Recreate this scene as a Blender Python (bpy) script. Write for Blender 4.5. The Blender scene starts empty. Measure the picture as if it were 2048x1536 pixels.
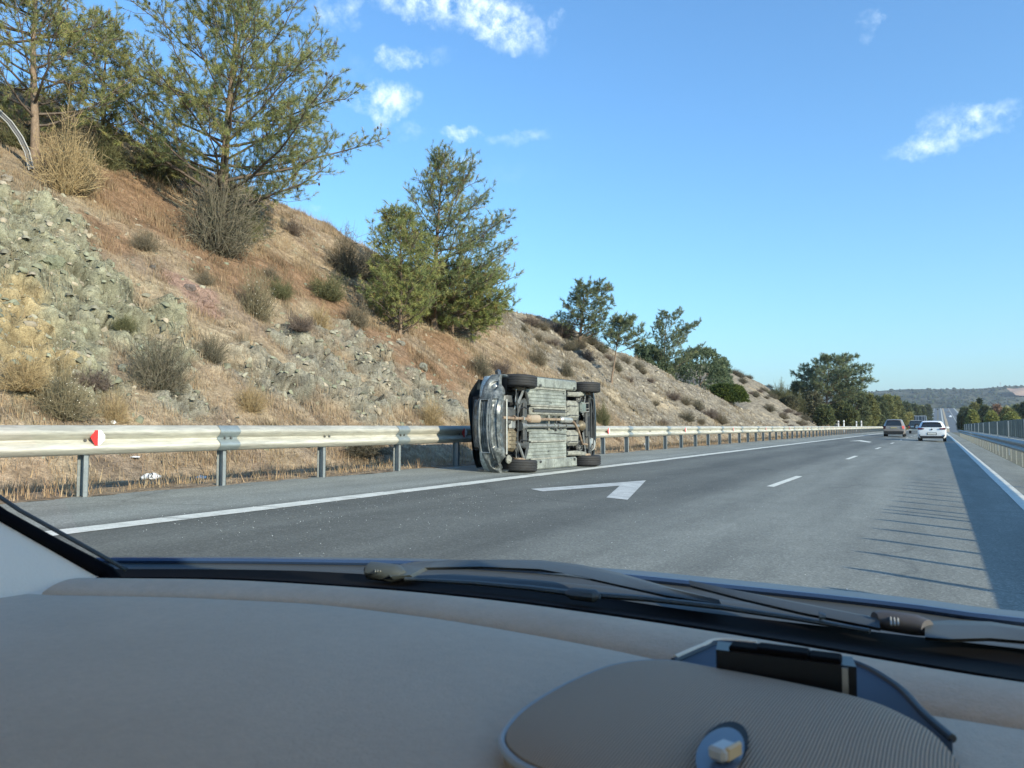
import bpy, bmesh, math, random
import numpy as np
from mathutils import Vector, Matrix, noise as mnoise

SC = bpy.context.scene
COL = SC.collection
R = math.radians
# ------------------------------------------------------------------ camera
H = 1.08                       # eye above the road
SL = 0.038                     # cross fall of the road: it rises to the left
FPX = 1539.0
YAW, PIT = R(29.0), R(3.16)
cam_d = bpy.data.cameras.new('camera'); cam = bpy.data.objects.new('camera', cam_d); COL.objects.link(cam)
cam_d.sensor_width = 36.0; cam_d.lens = FPX / 2048 * 36
cam_d.clip_start = 0.02; cam_d.clip_end = 20000
cam.location = (0, 0, H); cam.rotation_euler = (math.pi / 2 + PIT, 0, YAW)
cam_d.dof.use_dof = True; cam_d.dof.focus_distance = 16.0; cam_d.dof.aperture_fstop = 20.0
SC.camera = cam
CF = np.array([-math.sin(YAW) * math.cos(PIT), math.cos(YAW) * math.cos(PIT), math.sin(PIT)])
CR = np.array([math.cos(YAW), math.sin(YAW), 0.0])
CU = np.cross(CR, CF)
CP = np.array([0.0, 0.0, H])
# ------------------------------------------------------------------ light
SUN_EL = R(21.5)
SUN_H = np.array([0.958, -0.287]); SUN_H /= np.linalg.norm(SUN_H)
sunv = Vector((SUN_H[0] * math.cos(SUN_EL), SUN_H[1] * math.cos(SUN_EL), math.sin(SUN_EL)))
sun_d = bpy.data.lights.new('sun', 'SUN'); sun_d.energy = 3.7; sun_d.angle = R(0.55); sun_d.color = (1.0, 0.87, 0.68)
sun = bpy.data.objects.new('sun', sun_d); COL.objects.link(sun)
sun.rotation_euler = sunv.to_track_quat('Z', 'Y').to_euler()
SC.view_settings.view_transform = 'Standard'; SC.view_settings.look = 'None'
SC.view_settings.gamma = 1.0; SC.view_settings.use_curve_mapping = False
SC.view_settings.exposure = 1.03
SC.cycles.max_bounces = 6; SC.cycles.transparent_max_bounces = 12; SC.cycles.caustics_reflective = False
SC.cycles.use_denoising = True
world = bpy.data.worlds.new('World'); SC.world = world; world.use_nodes = True


class NT:
    """small helper to wire node trees"""
    def __init__(s, tree, clear=True):
        s.t = tree
        if clear: tree.nodes.clear()
    def n(s, typ, **kw):
        nd = s.t.nodes.new(typ)
        for k, v in kw.items():
            if k == 'ins':
                for kk, vv in v.items():
                    sock = nd.inputs[kk]
                    if isinstance(vv, bpy.types.NodeSocket): s.t.links.new(vv, sock)
                    else: sock.default_value = vv
            else: setattr(nd, k, v)
        return nd
    def link(s, a, b): s.t.links.new(a, b)
    def math(s, op, a, b=None, c=None, clamp=False):
        nd = s.t.nodes.new('ShaderNodeMath'); nd.operation = op; nd.use_clamp = clamp
        for i, v in enumerate((a, b, c)):
            if v is None: continue
            if isinstance(v, bpy.types.NodeSocket): s.t.links.new(v, nd.inputs[i])
            else: nd.inputs[i].default_value = v
        return nd.outputs[0]
    def mix(s, f, a, b, typ='MIX'):
        nd = s.t.nodes.new('ShaderNodeMix'); nd.data_type = 'RGBA'; nd.blend_type = typ
        for i, v in ((0, f), (6, a), (7, b)):
            if isinstance(v, bpy.types.NodeSocket): s.t.links.new(v, nd.inputs[i])
            elif i == 0: nd.inputs[i].default_value = v
            else: nd.inputs[i].default_value = (*v, 1) if len(v) == 3 else v
        return nd.outputs[2]
    def ramp(s, f, pts):
        nd = s.t.nodes.new('ShaderNodeValToRGB'); cr = nd.color_ramp
        while len(cr.elements) > 1: cr.elements.remove(cr.elements[-1])
        for i, (p, c) in enumerate(pts):
            e = cr.elements[0] if i == 0 else cr.elements.new(p)
            e.position = p; e.color = (*c, 1) if not isinstance(c, (int, float)) else (c, c, c, 1)
        s.t.links.new(f, nd.inputs[0]); return nd.outputs[0]
    def noise(s, scale, detail=4, rough=.55, vec=None, dist=0.0):
        nd = s.t.nodes.new('ShaderNodeTexNoise'); nd.inputs['Scale'].default_value = scale
        nd.inputs['Detail'].default_value = detail; nd.inputs['Roughness'].default_value = rough
        nd.inputs['Distortion'].default_value = dist
        if vec is not None: s.t.links.new(vec, nd.inputs['Vector'])
        return nd.outputs[0]


def ray(u, v):
    d = CF * FPX + CR * (u - 1024) - CU * (v - 768)
    return d / np.linalg.norm(d)
def azel(u, v):
    d = ray(u, v); return math.atan2(d[0], d[1]), math.asin(d[2])

# sky: Nishita, with a few small clouds at their bearings and heights
w = NT(world.node_tree)
sky = w.n('ShaderNodeTexSky', sky_type='NISHITA', sun_disc=False)
sky.sun_elevation = SUN_EL; sky.sun_rotation = math.atan2(SUN_H[0], SUN_H[1])
sky.air_density = 1.25; sky.dust_density = 0.7; sky.ozone_density = 3.0; sky.altitude = 100
tc = w.n('ShaderNodeTexCoord')
sep = w.n('ShaderNodeSeparateXYZ', ins={'Vector': tc.outputs['Generated']})
az = w.math('ARCTAN2', sep.outputs[0], sep.outputs[1]); el = w.math('ARCSINE', sep.outputs[2])
cnz = w.n('ShaderNodeTexNoise', ins={'Vector': tc.outputs['Generated'], 'Scale': 55.0, 'Detail': 7.0, 'Roughness': .62})
cn2 = w.n('ShaderNodeTexNoise', ins={'Vector': tc.outputs['Generated'], 'Scale': 38.0, 'Detail': 9.0, 'Roughness': .66})
cz = w.n('ShaderNodeSeparateColor', ins={'Color': cnz.outputs['Color']})
dx = w.math('MULTIPLY', w.math('SUBTRACT', cz.outputs[0], .5), .062)
dy = w.math('MULTIPLY', w.math('SUBTRACT', cz.outputs[1], .5), .034)
az2 = w.math('ADD', az, dx); el2 = w.math('ADD', el, dy)
# (u, v, half width px, half height px, tilt down to the right deg, density)
CLOUDS = [(880, 0, 150, 34, 8, 1.), (990, 38, 95, 36, 22, 1.1), (1110, 38, 18, 14, 0, .5), (765, 198, 62, 26, -4, 1.0), (768, 228, 22, 18, 0, .8),
          (797, 116, 40, 17, 0, .75), (922, 265, 36, 12, 0, .9), (1040, 276, 60, 12, -4, .45), (822, 262, 26, 12, 0, .4), (880, 110, 26, 14, 0, .25),
          (650, 30, 34, 20, 30, .6), (702, 18, 22, 22, 20, .5), (932, 322, 20, 9, 0, .45), (1935, 252, 85, 24, -12, .85), (1850, 292, 70, 16, -5, .7),
          (1905, 240, 60, 20, 10, .5), (1742, 48, 16, 22, 10, .35), (690, 140, 60, 20, 0, .12), (1000, 350, 90, 22, 0, .1), (625, 420, 20, 8, 0, .25)]
tot = None
for (cu, cv, rw, rh, tl, den) in CLOUDS:
    a0, e0 = azel(cu, cv); a1, e1 = azel(cu + 10, cv)
    k = abs(a1 - a0) / 10; ra, re = rw * k * 1.1, rh / FPX * 1.1
    da = w.math('SUBTRACT', az2, a0); de = w.math('SUBTRACT', el2, e0)
    t = R(tl); c_, s_ = math.cos(t), math.sin(t)
    p = w.math('DIVIDE', w.math('SUBTRACT', w.math('MULTIPLY', da, c_), w.math('MULTIPLY', de, s_)), ra)
    q = w.math('DIVIDE', w.math('ADD', w.math('MULTIPLY', da, s_), w.math('MULTIPLY', de, c_)), re)
    r2 = w.math('ADD', w.math('MULTIPLY', p, p), w.math('MULTIPLY', q, q))
    m = w.math('MULTIPLY', w.math('MAXIMUM', w.math('SUBTRACT', 1.6, r2), 0.0), den * .62)
    tot = m if tot is None else w.math('MAXIMUM', tot, m)
dens = w.math('MULTIPLY', tot, w.math('MULTIPLY', w.math('SUBTRACT', cn2.outputs[0], .36), 4.4), clamp=True)
dens = w.math('MULTIPLY', w.math('POWER', dens, 1.3), .74, clamp=True)
skyc = w.mix(1.0, sky.outputs[0], (0.61, .90, 1.14), 'MULTIPLY')
colr = w.mix(dens, skyc, (5.6, 6.3, 6.9))
bg = w.n('ShaderNodeBackground', ins={'Color': colr, 'Strength': 0.122})
w.link(bg.outputs[0], w.n('ShaderNodeOutputWorld').inputs[0])

# ------------------------------------------------------------------ materials
def mat(name, col, rough=.6, metal=0., var=.0, scale=4., bump=0., bscale=30., spec=.5, col2=None, attr=False, coat=0., detail=5, stretch=None, vfine=None):
    """procedural surface: base colour varied by noise, optional bump, optional colour attribute"""
    m = bpy.data.materials.new(name); m.use_nodes = True
    t = NT(m.node_tree)
    out = t.n('ShaderNodeOutputMaterial'); b = t.n('ShaderNodeBsdfPrincipled')
    tc = t.n('ShaderNodeTexCoord'); vec = tc.outputs['Object']
    if stretch:
        mp = t.n('ShaderNodeMapping', ins={'Vector': vec, 'Scale': stretch}); vec = mp.outputs[0]
    if attr:
        c = t.n('ShaderNodeAttribute', attribute_name='col').outputs['Color']
    else:
        c = t.n('ShaderNodeRGB'); c.outputs[0].default_value = (*col, 1); c = c.outputs[0]
    if var or col2:
        nz = t.noise(scale, detail, .6, vec)
        if col2: c = t.mix(t.ramp(nz, [(.38, 0), (.62, 1)]), c, col2)
        if var:
            c = t.mix(1.0, c, t.ramp(nz, [(.25, 1 - var), (.75, 1 + var)]), 'MULTIPLY')
            if vfine:
                c = t.mix(1.0, c, t.ramp(t.noise(vfine, 3, .7, vec), [(.25, 1 - var), (.75, 1 + var)]), 'MULTIPLY')
    t.link(c, b.inputs['Base Color'])
    b.inputs['Roughness'].default_value = rough; b.inputs['Metallic'].default_value = metal
    b.inputs['Specular IOR Level'].default_value = spec; b.inputs['Coat Weight'].default_value = coat
    if bump:
        bp = t.n('ShaderNodeBump', ins={'Height': t.noise(bscale, 5, .65, vec), 'Strength': 1.0, 'Distance': bump})
        t.link(bp.outputs[0], b.inputs['Normal'])
    t.link(b.outputs[0], out.inputs[0])
    return m

def leafmat(name, attr=True, col=(.08, .12, .03), trans=.3):
    m = bpy.data.materials.new(name); m.use_nodes = True
    t = NT(m.node_tree)
    if attr: c = t.n('ShaderNodeAttribute', attribute_name='col').outputs['Color']
    else:
        c = t.n('ShaderNodeRGB'); c.outputs[0].default_value = (*col, 1); c = c.outputs[0]
    d = t.n('ShaderNodeBsdfDiffuse', ins={'Color': c}); tr = t.n('ShaderNodeBsdfTranslucent', ins={'Color': c})
    mx = t.n('ShaderNodeMixShader', ins={0: trans, 1: d.outputs[0], 2: tr.outputs[0]})
    t.link(mx.outputs[0], t.n('ShaderNodeOutputMaterial').inputs[0])
    return m

# ------------------------------------------------------------------ mesh helpers
def tag(o, label=None, cat=None, group=None, kind=None):
    if label: o['label'] = label
    if cat: o['category'] = cat
    if group: o['group'] = group
    if kind: o['kind'] = kind
    return o
def empty(name, loc=(0, 0, 0), label=None, cat=None, group=None, rot=(0, 0, 0)):
    o = bpy.data.objects.new(name, None); COL.objects.link(o); o.location = loc; o.rotation_euler = rot
    o.empty_display_size = .2
    return tag(o, label, cat, group)
def link(name, me, m=None, parent=None):
    o = bpy.data.objects.new(name, me); COL.objects.link(o)
    if m is not None and not me.materials:
        for x in (m if isinstance(m, (list, tuple)) else [m]): me.materials.append(x)
    if parent is not None: o.parent = parent
    return o
def fast_mesh(name, V, F, smooth=False, col=None, midx=None):
    """V (n,3), F (m,k) uniform face size; col per vertex (n,3)"""
    V = np.asarray(V, dtype=np.float32); F = np.asarray(F, dtype=np.int32)
    me = bpy.data.meshes.new(name); n, (m, k) = len(V), F.shape
    me.vertices.add(n); me.vertices.foreach_set('co', V.ravel())
    me.loops.add(m * k); me.loops.foreach_set('vertex_index', F.ravel())
    me.polygons.add(m); me.polygons.foreach_set('loop_start', np.arange(0, m * k, k, dtype=np.int32))
    if midx is not None: me.polygons.foreach_set('material_index', np.asarray(midx, dtype=np.int32))
    me.update(calc_edges=True)
    if smooth: me.polygons.foreach_set('use_smooth', np.ones(m, dtype=bool))
    if col is not None:
        a = me.color_attributes.new('col', 'FLOAT_COLOR', 'POINT')
        c4 = np.ones((n, 4), dtype=np.float32); c4[:, :3] = col
        a.data.foreach_set('color', c4.ravel())
    return me
class MB:
    """collects shapes into one mesh"""
    def __init__(s): s.v = []; s.f = []
    def add(s, vs, fs):
        k = len(s.v); s.v += [tuple(map(float, p)) for p in vs]; s.f += [tuple(i + k for i in f) for f in fs]; return s
    def box(s, a, b, M=None):
        (x0, y0, z0), (x1, y1, z1) = a, b
        vs = [(x0, y0, z0), (x1, y0, z0), (x1, y1, z0), (x0, y1, z0), (x0, y0, z1), (x1, y0, z1), (x1, y1, z1), (x0, y1, z1)]
        if M is not None: vs = [tuple(M @ Vector(p)) for p in vs]
        return s.add(vs, [(0, 3, 2, 1), (4, 5, 6, 7), (0, 1, 5, 4), (1, 2, 6, 5), (2, 3, 7, 6), (3, 0, 4, 7)])
    def cbox(s, c, d, ch=.01, M=None):
        """box with chamfered edges"""
        bm = bmesh.new(); bmesh.ops.create_cube(bm, size=1)
        for v in bm.verts: v.co = Vector((v.co.x * d[0], v.co.y * d[1], v.co.z * d[2])) + Vector(c)
        bmesh.ops.bevel(bm, geom=bm.edges[:], offset=ch, segments=1, affect='EDGES')
        bm.verts.index_update()
        vs = [tuple((M @ v.co) if M is not None else v.co) for v in bm.verts]
        s.add(vs, [tuple(v.index for v in f.verts) for f in bm.faces]); bm.free(); return s
    def tube(s, path, rad, n=8, cap=True, flat=1.0):
        P = [Vector(p) for p in path]; m = len(P)
        rad = rad if isinstance(rad, (list, tuple)) else [rad] * m
        k = len(s.v); up = Vector((0, 0, 1)); last = None
        for i, p in enumerate(P):
            d = (P[min(i + 1, m - 1)] - P[max(i - 1, 0)]).normalized()
            if last is None: a = d.cross(up if abs(d.z) < .9 else Vector((1, 0, 0))).normalized()
            else: a = (last - d * last.dot(d)).normalized()
            last = a; b = d.cross(a)
            for j in range(n):
                t = 2 * math.pi * j / n
                s.v.append(tuple(p + a * (math.cos(t) * rad[i]) + b * (math.sin(t) * rad[i] * flat)))
        for i in range(m - 1):
            for j in range(n):
                s.f.append((k + i * n + j, k + i * n + (j + 1) % n, k + (i + 1) * n + (j + 1) % n, k + (i + 1) * n + j))
        if cap:
            s.f.append(tuple(k + j for j in range(n))[::-1]); s.f.append(tuple(k + (m - 1) * n + j for j in range(n)))
        return s
    def lathe(s, prof, n=24, M=None):
        """prof: (r, h) about the local y axis"""
        k = len(s.v)
        for (r, h) in prof:
            for j in range(n):
                t = 2 * math.pi * j / n; p = Vector((r * math.cos(t), h, r * math.sin(t)))
                s.v.append(tuple(M @ p if M is not None else p))
        for i in range(len(prof) - 1):
            for j in range(n): s.f.append((k + i * n + j, k + i * n + (j + 1) % n, k + (i + 1) * n + (j + 1) % n, k + (i + 1) * n + j))
        return s
    def grid(s, rows, close=False):
        k = len(s.v); n = len(rows[0])
        for r in rows: s.v += [tuple(map(float, p)) for p in r]
        for i in range(len(rows) - 1):
            for j in range(n - 1): s.f.append((k + i * n + j, k + i * n + j + 1, k + (i + 1) * n + j + 1, k + (i + 1) * n + j))
        return s
    def prism(s, poly, off):
        """poly: 3d points of a planar outline, extruded by off"""
        n = len(poly); o = Vector(off); k = len(s.v)
        s.v += [tuple(p) for p in poly] + [tuple(Vector(p) + o) for p in poly]
        s.f.append(tuple(range(k, k + n))); s.f.append(tuple(range(k + 2 * n - 1, k + n - 1, -1)))
        for i in range(n): j = (i + 1) % n; s.f.append((k + i, k + j, k + n + j, k + n + i))
        return s
    def mesh(s, name, smooth=False):
        me = bpy.data.meshes.new(name); me.from_pydata(s.v, [], s.f); me.update()
        bm = bmesh.new(); bm.from_mesh(me); bmesh.ops.recalc_face_normals(bm, faces=bm.faces[:]); bm.to_mesh(me); bm.free()
        if smooth:
            me.polygons.foreach_set('use_smooth', [True] * len(me.polygons))
            try: me.set_sharp_from_angle(angle=R(38))
            except Exception: pass
        return me
    def obj(s, name, m, parent=None, smooth=False, loc=None):
        o = link(name, s.mesh(name, smooth), m, parent)
        if loc is not None: o.location = loc
        return o
def copy_tree(o, parent=None, keep=()):
    c = o.copy(); COL.objects.link(c); c.parent = parent
    for ch in list(o.children): copy_tree(ch, c)
    return c

# vector noise in numpy
_rs = np.random.RandomState(7); _P = np.concatenate([_rs.permutation(512)] * 2).astype(np.int64)
_G = _rs.normal(size=(512, 2)); _G /= np.linalg.norm(_G, axis=1)[:, None]; _RV = _rs.rand(512, 4)
def _h(i, j): return _P[(_P[i & 511] + j) & 511]
def perlin(x, y):
    xi, yi = np.floor(x).astype(np.int64), np.floor(y).astype(np.int64); xf, yf = x - xi, y - yi
    u, v = xf * xf * xf * (xf * (xf * 6 - 15) + 10), yf * yf * yf * (yf * (yf * 6 - 15) + 10)
    def g(a, b): q = _G[_h(xi + a, yi + b)]; return q[..., 0] * (xf - a) + q[..., 1] * (yf - b)
    return ((g(0, 0) * (1 - u) + g(1, 0) * u) * (1 - v) + (g(0, 1) * (1 - u) + g(1, 1) * u) * v) * 1.5
def fbm(x, y, o=4, g=.5):
    a, s, t = 1., 0., 0.
    for k in range(o): s = s + a * perlin(x * 2 ** k + 17.3 * k, y * 2 ** k - 9.1 * k); t += a; a *= g
    return s / t
def cells(x, y):
    """blocky facets: nearest random cell's own height and tilt; returns (height, edge distance)"""
    xi, yi = np.floor(x).astype(np.int64), np.floor(y).astype(np.int64)
    f1 = np.full(x.shape, 9.); f2 = np.full(x.shape, 9.); h = np.zeros(x.shape)
    for a in (-1, 0, 1):
        for b in (-1, 0, 1):
            r = _RV[_h(xi + a, yi + b)]; px, py = xi + a + r[..., 0] - x, yi + b + r[..., 1] - y
            d = np.hypot(px, py); hh = r[..., 2] - .5 + px * (r[..., 3] - .5) * 1.6 + py * (r[..., 0] - .5) * 1.6
            near = d < f1; f2 = np.where(near, f1, np.minimum(f2, d)); h = np.where(near, hh, h); f1 = np.where(near, d, f1)
    return h, f2 - f1

# ------------------------------------------------------------------ ground heights
XR = -8.13                      # line of the left guard rail
def yprof(Y):
    return np.interp(Y, [-100, 185, 260, 330, 420, 500, 1000, 1080, 1500, 4000], [0, 0, -1.6, -4.2, -3.2, 1.5, 21.5, 21., 15, 10])
_cy = [-60, -5, 6, 13, 16, 19, 22, 24, 26, 28, 30, 33, 36, 40, 44, 47.5, 50, 56, 62, 68, 78, 86, 96, 104, 110, 120, 130, 137, 145, 160, 400]
_cz = [13, 12.5, 12, 11.8, 11.2, 10.6, 10.0, 9.1, 8.3, 7.2, 6.7, 7.0, 7.3, 7.0, 6.2, 5.0, 4.2, 3.2, 1.8, 1.2, 1.6, 4.0, 8.2, 9.4, 9.8, 9.8, 8.4, 4.6, 1.6, .6, .6]
def crest(Y): return np.interp(Y, _cy, _cz)
def toe(Y): return np.interp(Y, [-60, 30, 60, 75, 100, 140, 180, 400], [-10.3, -10.3, -10.0, -14, -13.5, -14, -16, -20])
def hill(X, Y):
    """smooth height of the bank to the left of the rail"""
    s = np.maximum(toe(Y) - X, 0.0)
    c = crest(Y + .12 * (X + 15)) ; k = np.interp(Y, [0, 30, 34, 70, 90], [.84, .80, .78, .78, .70])
    t = s * k / c
    base = c * (1 - np.exp(-np.maximum(t, 0) ** 1.0 * 1.0)) if False else c * np.where(t < .75, t, .75 + .25 * np.tanh((t - .75) / .25))
    back = np.maximum(s - 1.35 * c / k, 0) * np.interp(Y, [0, 60, 90], [.10, .22, .16])
    return 0.31 + base - back + .28 * fbm(X * .35, Y * .35, 3) * np.clip(s / 2, 0, 1)
def ground(X, Y):
    X = np.asarray(X, float); Y = np.asarray(Y, float)
    road = -SL * np.clip(X, XR - .3, 2.0) * np.interp(Y, [0, 220, 320], [1, 1, .2])
    return np.where(X < XR - .3, hill(X, Y), road) + yprof(Y)
def on_road(u, v):
    d = ray(u, v); t = 20.
    for _ in range(40):
        p = CP + d * t; z = float(ground(np.clip(p[0], XR, 30), p[1])); t += (z - p[2]) / d[2]
    return CP + d * t
def hit(u, v, tmin=6., tmax=700.):
    d = ray(u, v); t = np.concatenate([np.arange(tmin, 120, .04), np.arange(120, tmax, .4)])
    P = CP[None] + d[None] * t[:, None]; b = np.where(P[:, 2] < ground(P[:, 0], P[:, 1]))[0]
    i = b[0] if len(b) else len(t) - 1
    return P[i]
def depth(p): return float(np.dot(np.asarray(p) - CP, CF))
def at(u, v, d):
    r = ray(u, v); return CP + r * (d / np.dot(r, CF))
def px2m(n, p): return n * depth(p) / FPX
# ------------------------------------------------------------------ the bank on the left
def axis(*seg):
    out = []
    for a, b, s in seg: out += list(np.arange(a, b - 1e-6, s))
    return np.array(out + [seg[-1][1]])
ys = axis((-40, 0, 1.0), (0, 4, .25), (4, 34, .085), (34, 52, .14), (52, 80, .3), (80, 150, .5), (150, 240, 2), (240, 420, 8))
xs = -axis((-XR + .0, 10.3, .10), (10.3, 26, .085), (26, 34, .25), (34, 60, 1.), (60, 200, 8))
GX, GY = np.meshgrid(xs, ys)
GZ = ground(GX, GY)
def blobs(lst, X, Y, Z):
    m = np.zeros(X.shape)
    for (u, v, r) in lst:
        p = hit(u, v); d2 = ((X - p[0]) ** 2 + (Y - p[1]) ** 2 + (Z - p[2]) ** 2) / (r * r)
        m = np.maximum(m, np.exp(-d2 * 1.1))
    return m
sst = lambda a, b, x: (lambda t: t * t * (3 - 2 * t))(np.clip((x - a) / (b - a), 0, 1))
SS = (toe(GY) - GX)
nz1 = fbm(GX * .9, GY * .9, 4); nz2 = fbm(GX * 2.6 + 40, (GY + GZ) * 2.6, 4)
rock = blobs([(330, 640, .9), (240, 600, 1.0), (30, 470, 1.6), (60, 500, 2.), (120, 560, 2.2), (190, 620, 2.0), (60, 620, 2.4), (160, 740, 1.2), (250, 660, 1.3), (20, 560, 2.), (110, 440, 1.1), (0, 700, 1.5), (0, 400, 1.2),
              (300, 700, 1.0)], GX, GY, GZ)
rock2 = blobs([(720, 700, 1.6), (800, 780, 1.5), (640, 740, 1.4), (700, 800, 1.6), (850, 780, 1.3), (905, 820, 1), (560, 760, 1.2), (480, 750, .9), (590, 690, 1.1), (760, 750, 1.4), (360, 800, .7)], GX, GY, GZ)
ochre = blobs([(25, 640, .8), (60, 700, .8), (15, 590, .7), (80, 740, .6), (10, 760, .7)], GX, GY, GZ)
pink = blobs([(400, 590, .55), (350, 560, .45), (420, 620, .4)], GX, GY, GZ)
brown = blobs([(230, 380, 1.8), (300, 420, 2.2), (400, 480, 1.8), (500, 530, 1.8), (600, 560, 1.6), (200, 470, 1.0), (460, 560, 1.2), (790, 690, 1.4), (860, 740, 1.3), (900, 700, 1.3), (930, 740, 1.2), (680, 620, 1.2)], GX, GY, GZ)
scree = sst(28.6, 31.0, GY - .10 * (GX + 12) + nz1 * 1.2) * (SS > -.2)
rk = np.clip(sst(.42, .80, np.maximum(rock, rock2 * .92) + .55 * nz1 + .30 * nz2), 0, 1) * (1 - scree) * sst(.2, 1.0, SS)
scr = scree * sst(-.3, .6, SS)
# rock shape: slanted beds broken into angular blocks
A = (GY + GZ * 1.1) * .74; B = (GY - GZ * .9) * .68
h1, e1 = cells(A * 1.25 + .3 * nz1, B * .55); h2, e2 = cells(A * 3.6 + .3 * nz2, B * 1.9 + 3)
h3, e3 = cells(GX * 8.0, (GY) * 7.0 + 5)
strat = np.exp(-(perlin(A * 1.5 + .35 * nz2, B * .30) / .055) ** 2) * sst(-.25, .2, perlin(A * .8 + 9, B * .8))
disp = rk * (.26 * h1 + .22 * h2 + .13 * h3 + .12 * nz2 - .30 * strat - .10 * np.exp(-(e1 / .07) ** 2) - .08 * np.exp(-(e2 / .12) ** 2) + .14)
h4, e4 = cells(GX * 3.2 + 9, GY * 3.0)
disp += scr * (.06 * h4 + .035 * h3 + .13 * nz1 + .05 * nz2) * np.interp(GY, [30, 60, 90], [1, 1, .6])
disp += (1 - rk) * (1 - scr) * (.10 * nz1 + .05 * nz2) * sst(-1.0, .8, SS)
disp += scr * (.25 * fbm(GX * .2, GY * .55, 3))
NZ = GZ + disp * .75; NX = GX + disp * .65 * (SS > 0)
NZ += (SS <= .2) * .03 * perlin(GX * 3, GY * 3)
edge = GX > XR - .35
NZ = np.where(edge, np.minimum(NZ, GZ + .01), NZ)
c_grass = np.array([.34, .265, .18]); c_straw = np.array([.40, .33, .225]); c_brown = np.array([.26, .168, .105]); c_rock = np.array([.295, .298, .205]); c_rock2 = np.array([.25, .245, .20])
c_och = np.array([.385, .31, .17]); c_pink = np.array([.33, .225, .175]); c_scree = np.array([.24, .215, .17]); c_mauve = np.array([.235, .185, .145]); c_dirt = np.array([.28, .225, .155])
def lay(c, m, new): return c * (1 - m[..., None]) + new * m[..., None]
C = np.ones(GX.shape + (3,)) * c_grass
C = lay(C, sst(-.05, .3, fbm(GX * .5 + 5, GY * .5, 3)) * .7, c_straw)
C = lay(C, sst(.0, .35, fbm(GX * .8 + 55, GY * .8, 3)) * .6, c_mauve)
C = lay(C, sst(.25, .6, brown + .35 * nz1) * .95, c_brown)
C = lay(C, sst(.35, .6, blobs([(40, 400, 1.6), (60, 350, 1.0), (0, 420, 1.5)], GX, GY, GZ) + .2 * nz2) * .8, c_dirt)
rc = np.ones(GX.shape + (3,)) * c_rock
rc = lay(rc, sst(.4, .6, rock2 - rock + .5), c_rock2)
rc = lay(rc, sst(.0, .5, nz2) * .5, np.array([.25, .25, .19]))
rc = lay(rc, sst(.3, .6, ochre + .3 * nz2), c_och)
C = lay(C, rk * .88, rc)
C = lay(C, sst(.35, .6, pink + .25 * nz2), c_pink)
sc = np.ones(GX.shape + (3,)) * c_scree
sc = lay(sc, sst(.0, .4, fbm(GX * .6, GY * .6 + 7, 3)) * .5, np.array([.17, .15, .115]))
sc = lay(sc, sst(.12, .45, fbm(GX * .35 + 3, GY * .35 + 7, 3) + .06 * (GZ / np.maximum(crest(GY), 1) - .6)) * .6, c_straw)
C = lay(C, scr, sc)
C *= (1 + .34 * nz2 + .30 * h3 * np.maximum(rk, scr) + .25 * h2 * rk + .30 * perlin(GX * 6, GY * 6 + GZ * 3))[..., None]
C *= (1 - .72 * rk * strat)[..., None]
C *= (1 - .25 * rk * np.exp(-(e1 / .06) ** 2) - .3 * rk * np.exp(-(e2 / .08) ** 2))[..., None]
C *= (1 - .38 * sst(.05, .45, fbm(GX * 1.7 + 31, (GY + GZ) * 1.7, 4)) * (1 - rk))[..., None]
C = np.clip(C, .02, .8)
ny_, nx_ = GX.shape
V = np.stack([NX, GY, NZ], -1).reshape(-1, 3)
I = np.arange(ny_ * nx_).reshape(ny_, nx_)
F = np.stack([I[:-1, :-1], I[:-1, 1:], I[1:, 1:], I[1:, :-1]], -1).reshape(-1, 4)[:, ::-1]
m_bank = mat('bank_soil', (0, 0, 0), attr=True, rough=.95, var=.38, scale=9, vfine=42., bump=.09, bscale=16., spec=.1)
tag(link('hillside', fast_mesh('hillside', V, F, True, C.reshape(-1, 3)), m_bank), kind='structure')
Vg = V.reshape(ny_, nx_, 3)
def surf(X, Y):
    """the shaped surface's height near X, Y"""
    j = int(np.argmin(np.abs(xs - X))); i = int(np.argmin(np.abs(ys - Y)))
    a, b = max(i - 3, 0), max(j - 6, 0); sub = Vg[a:i + 4, b:j + 7].reshape(-1, 3)
    k = np.argmin((sub[:, 0] - X) ** 2 + (sub[:, 1] - Y) ** 2)
    return sub[k]

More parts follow.
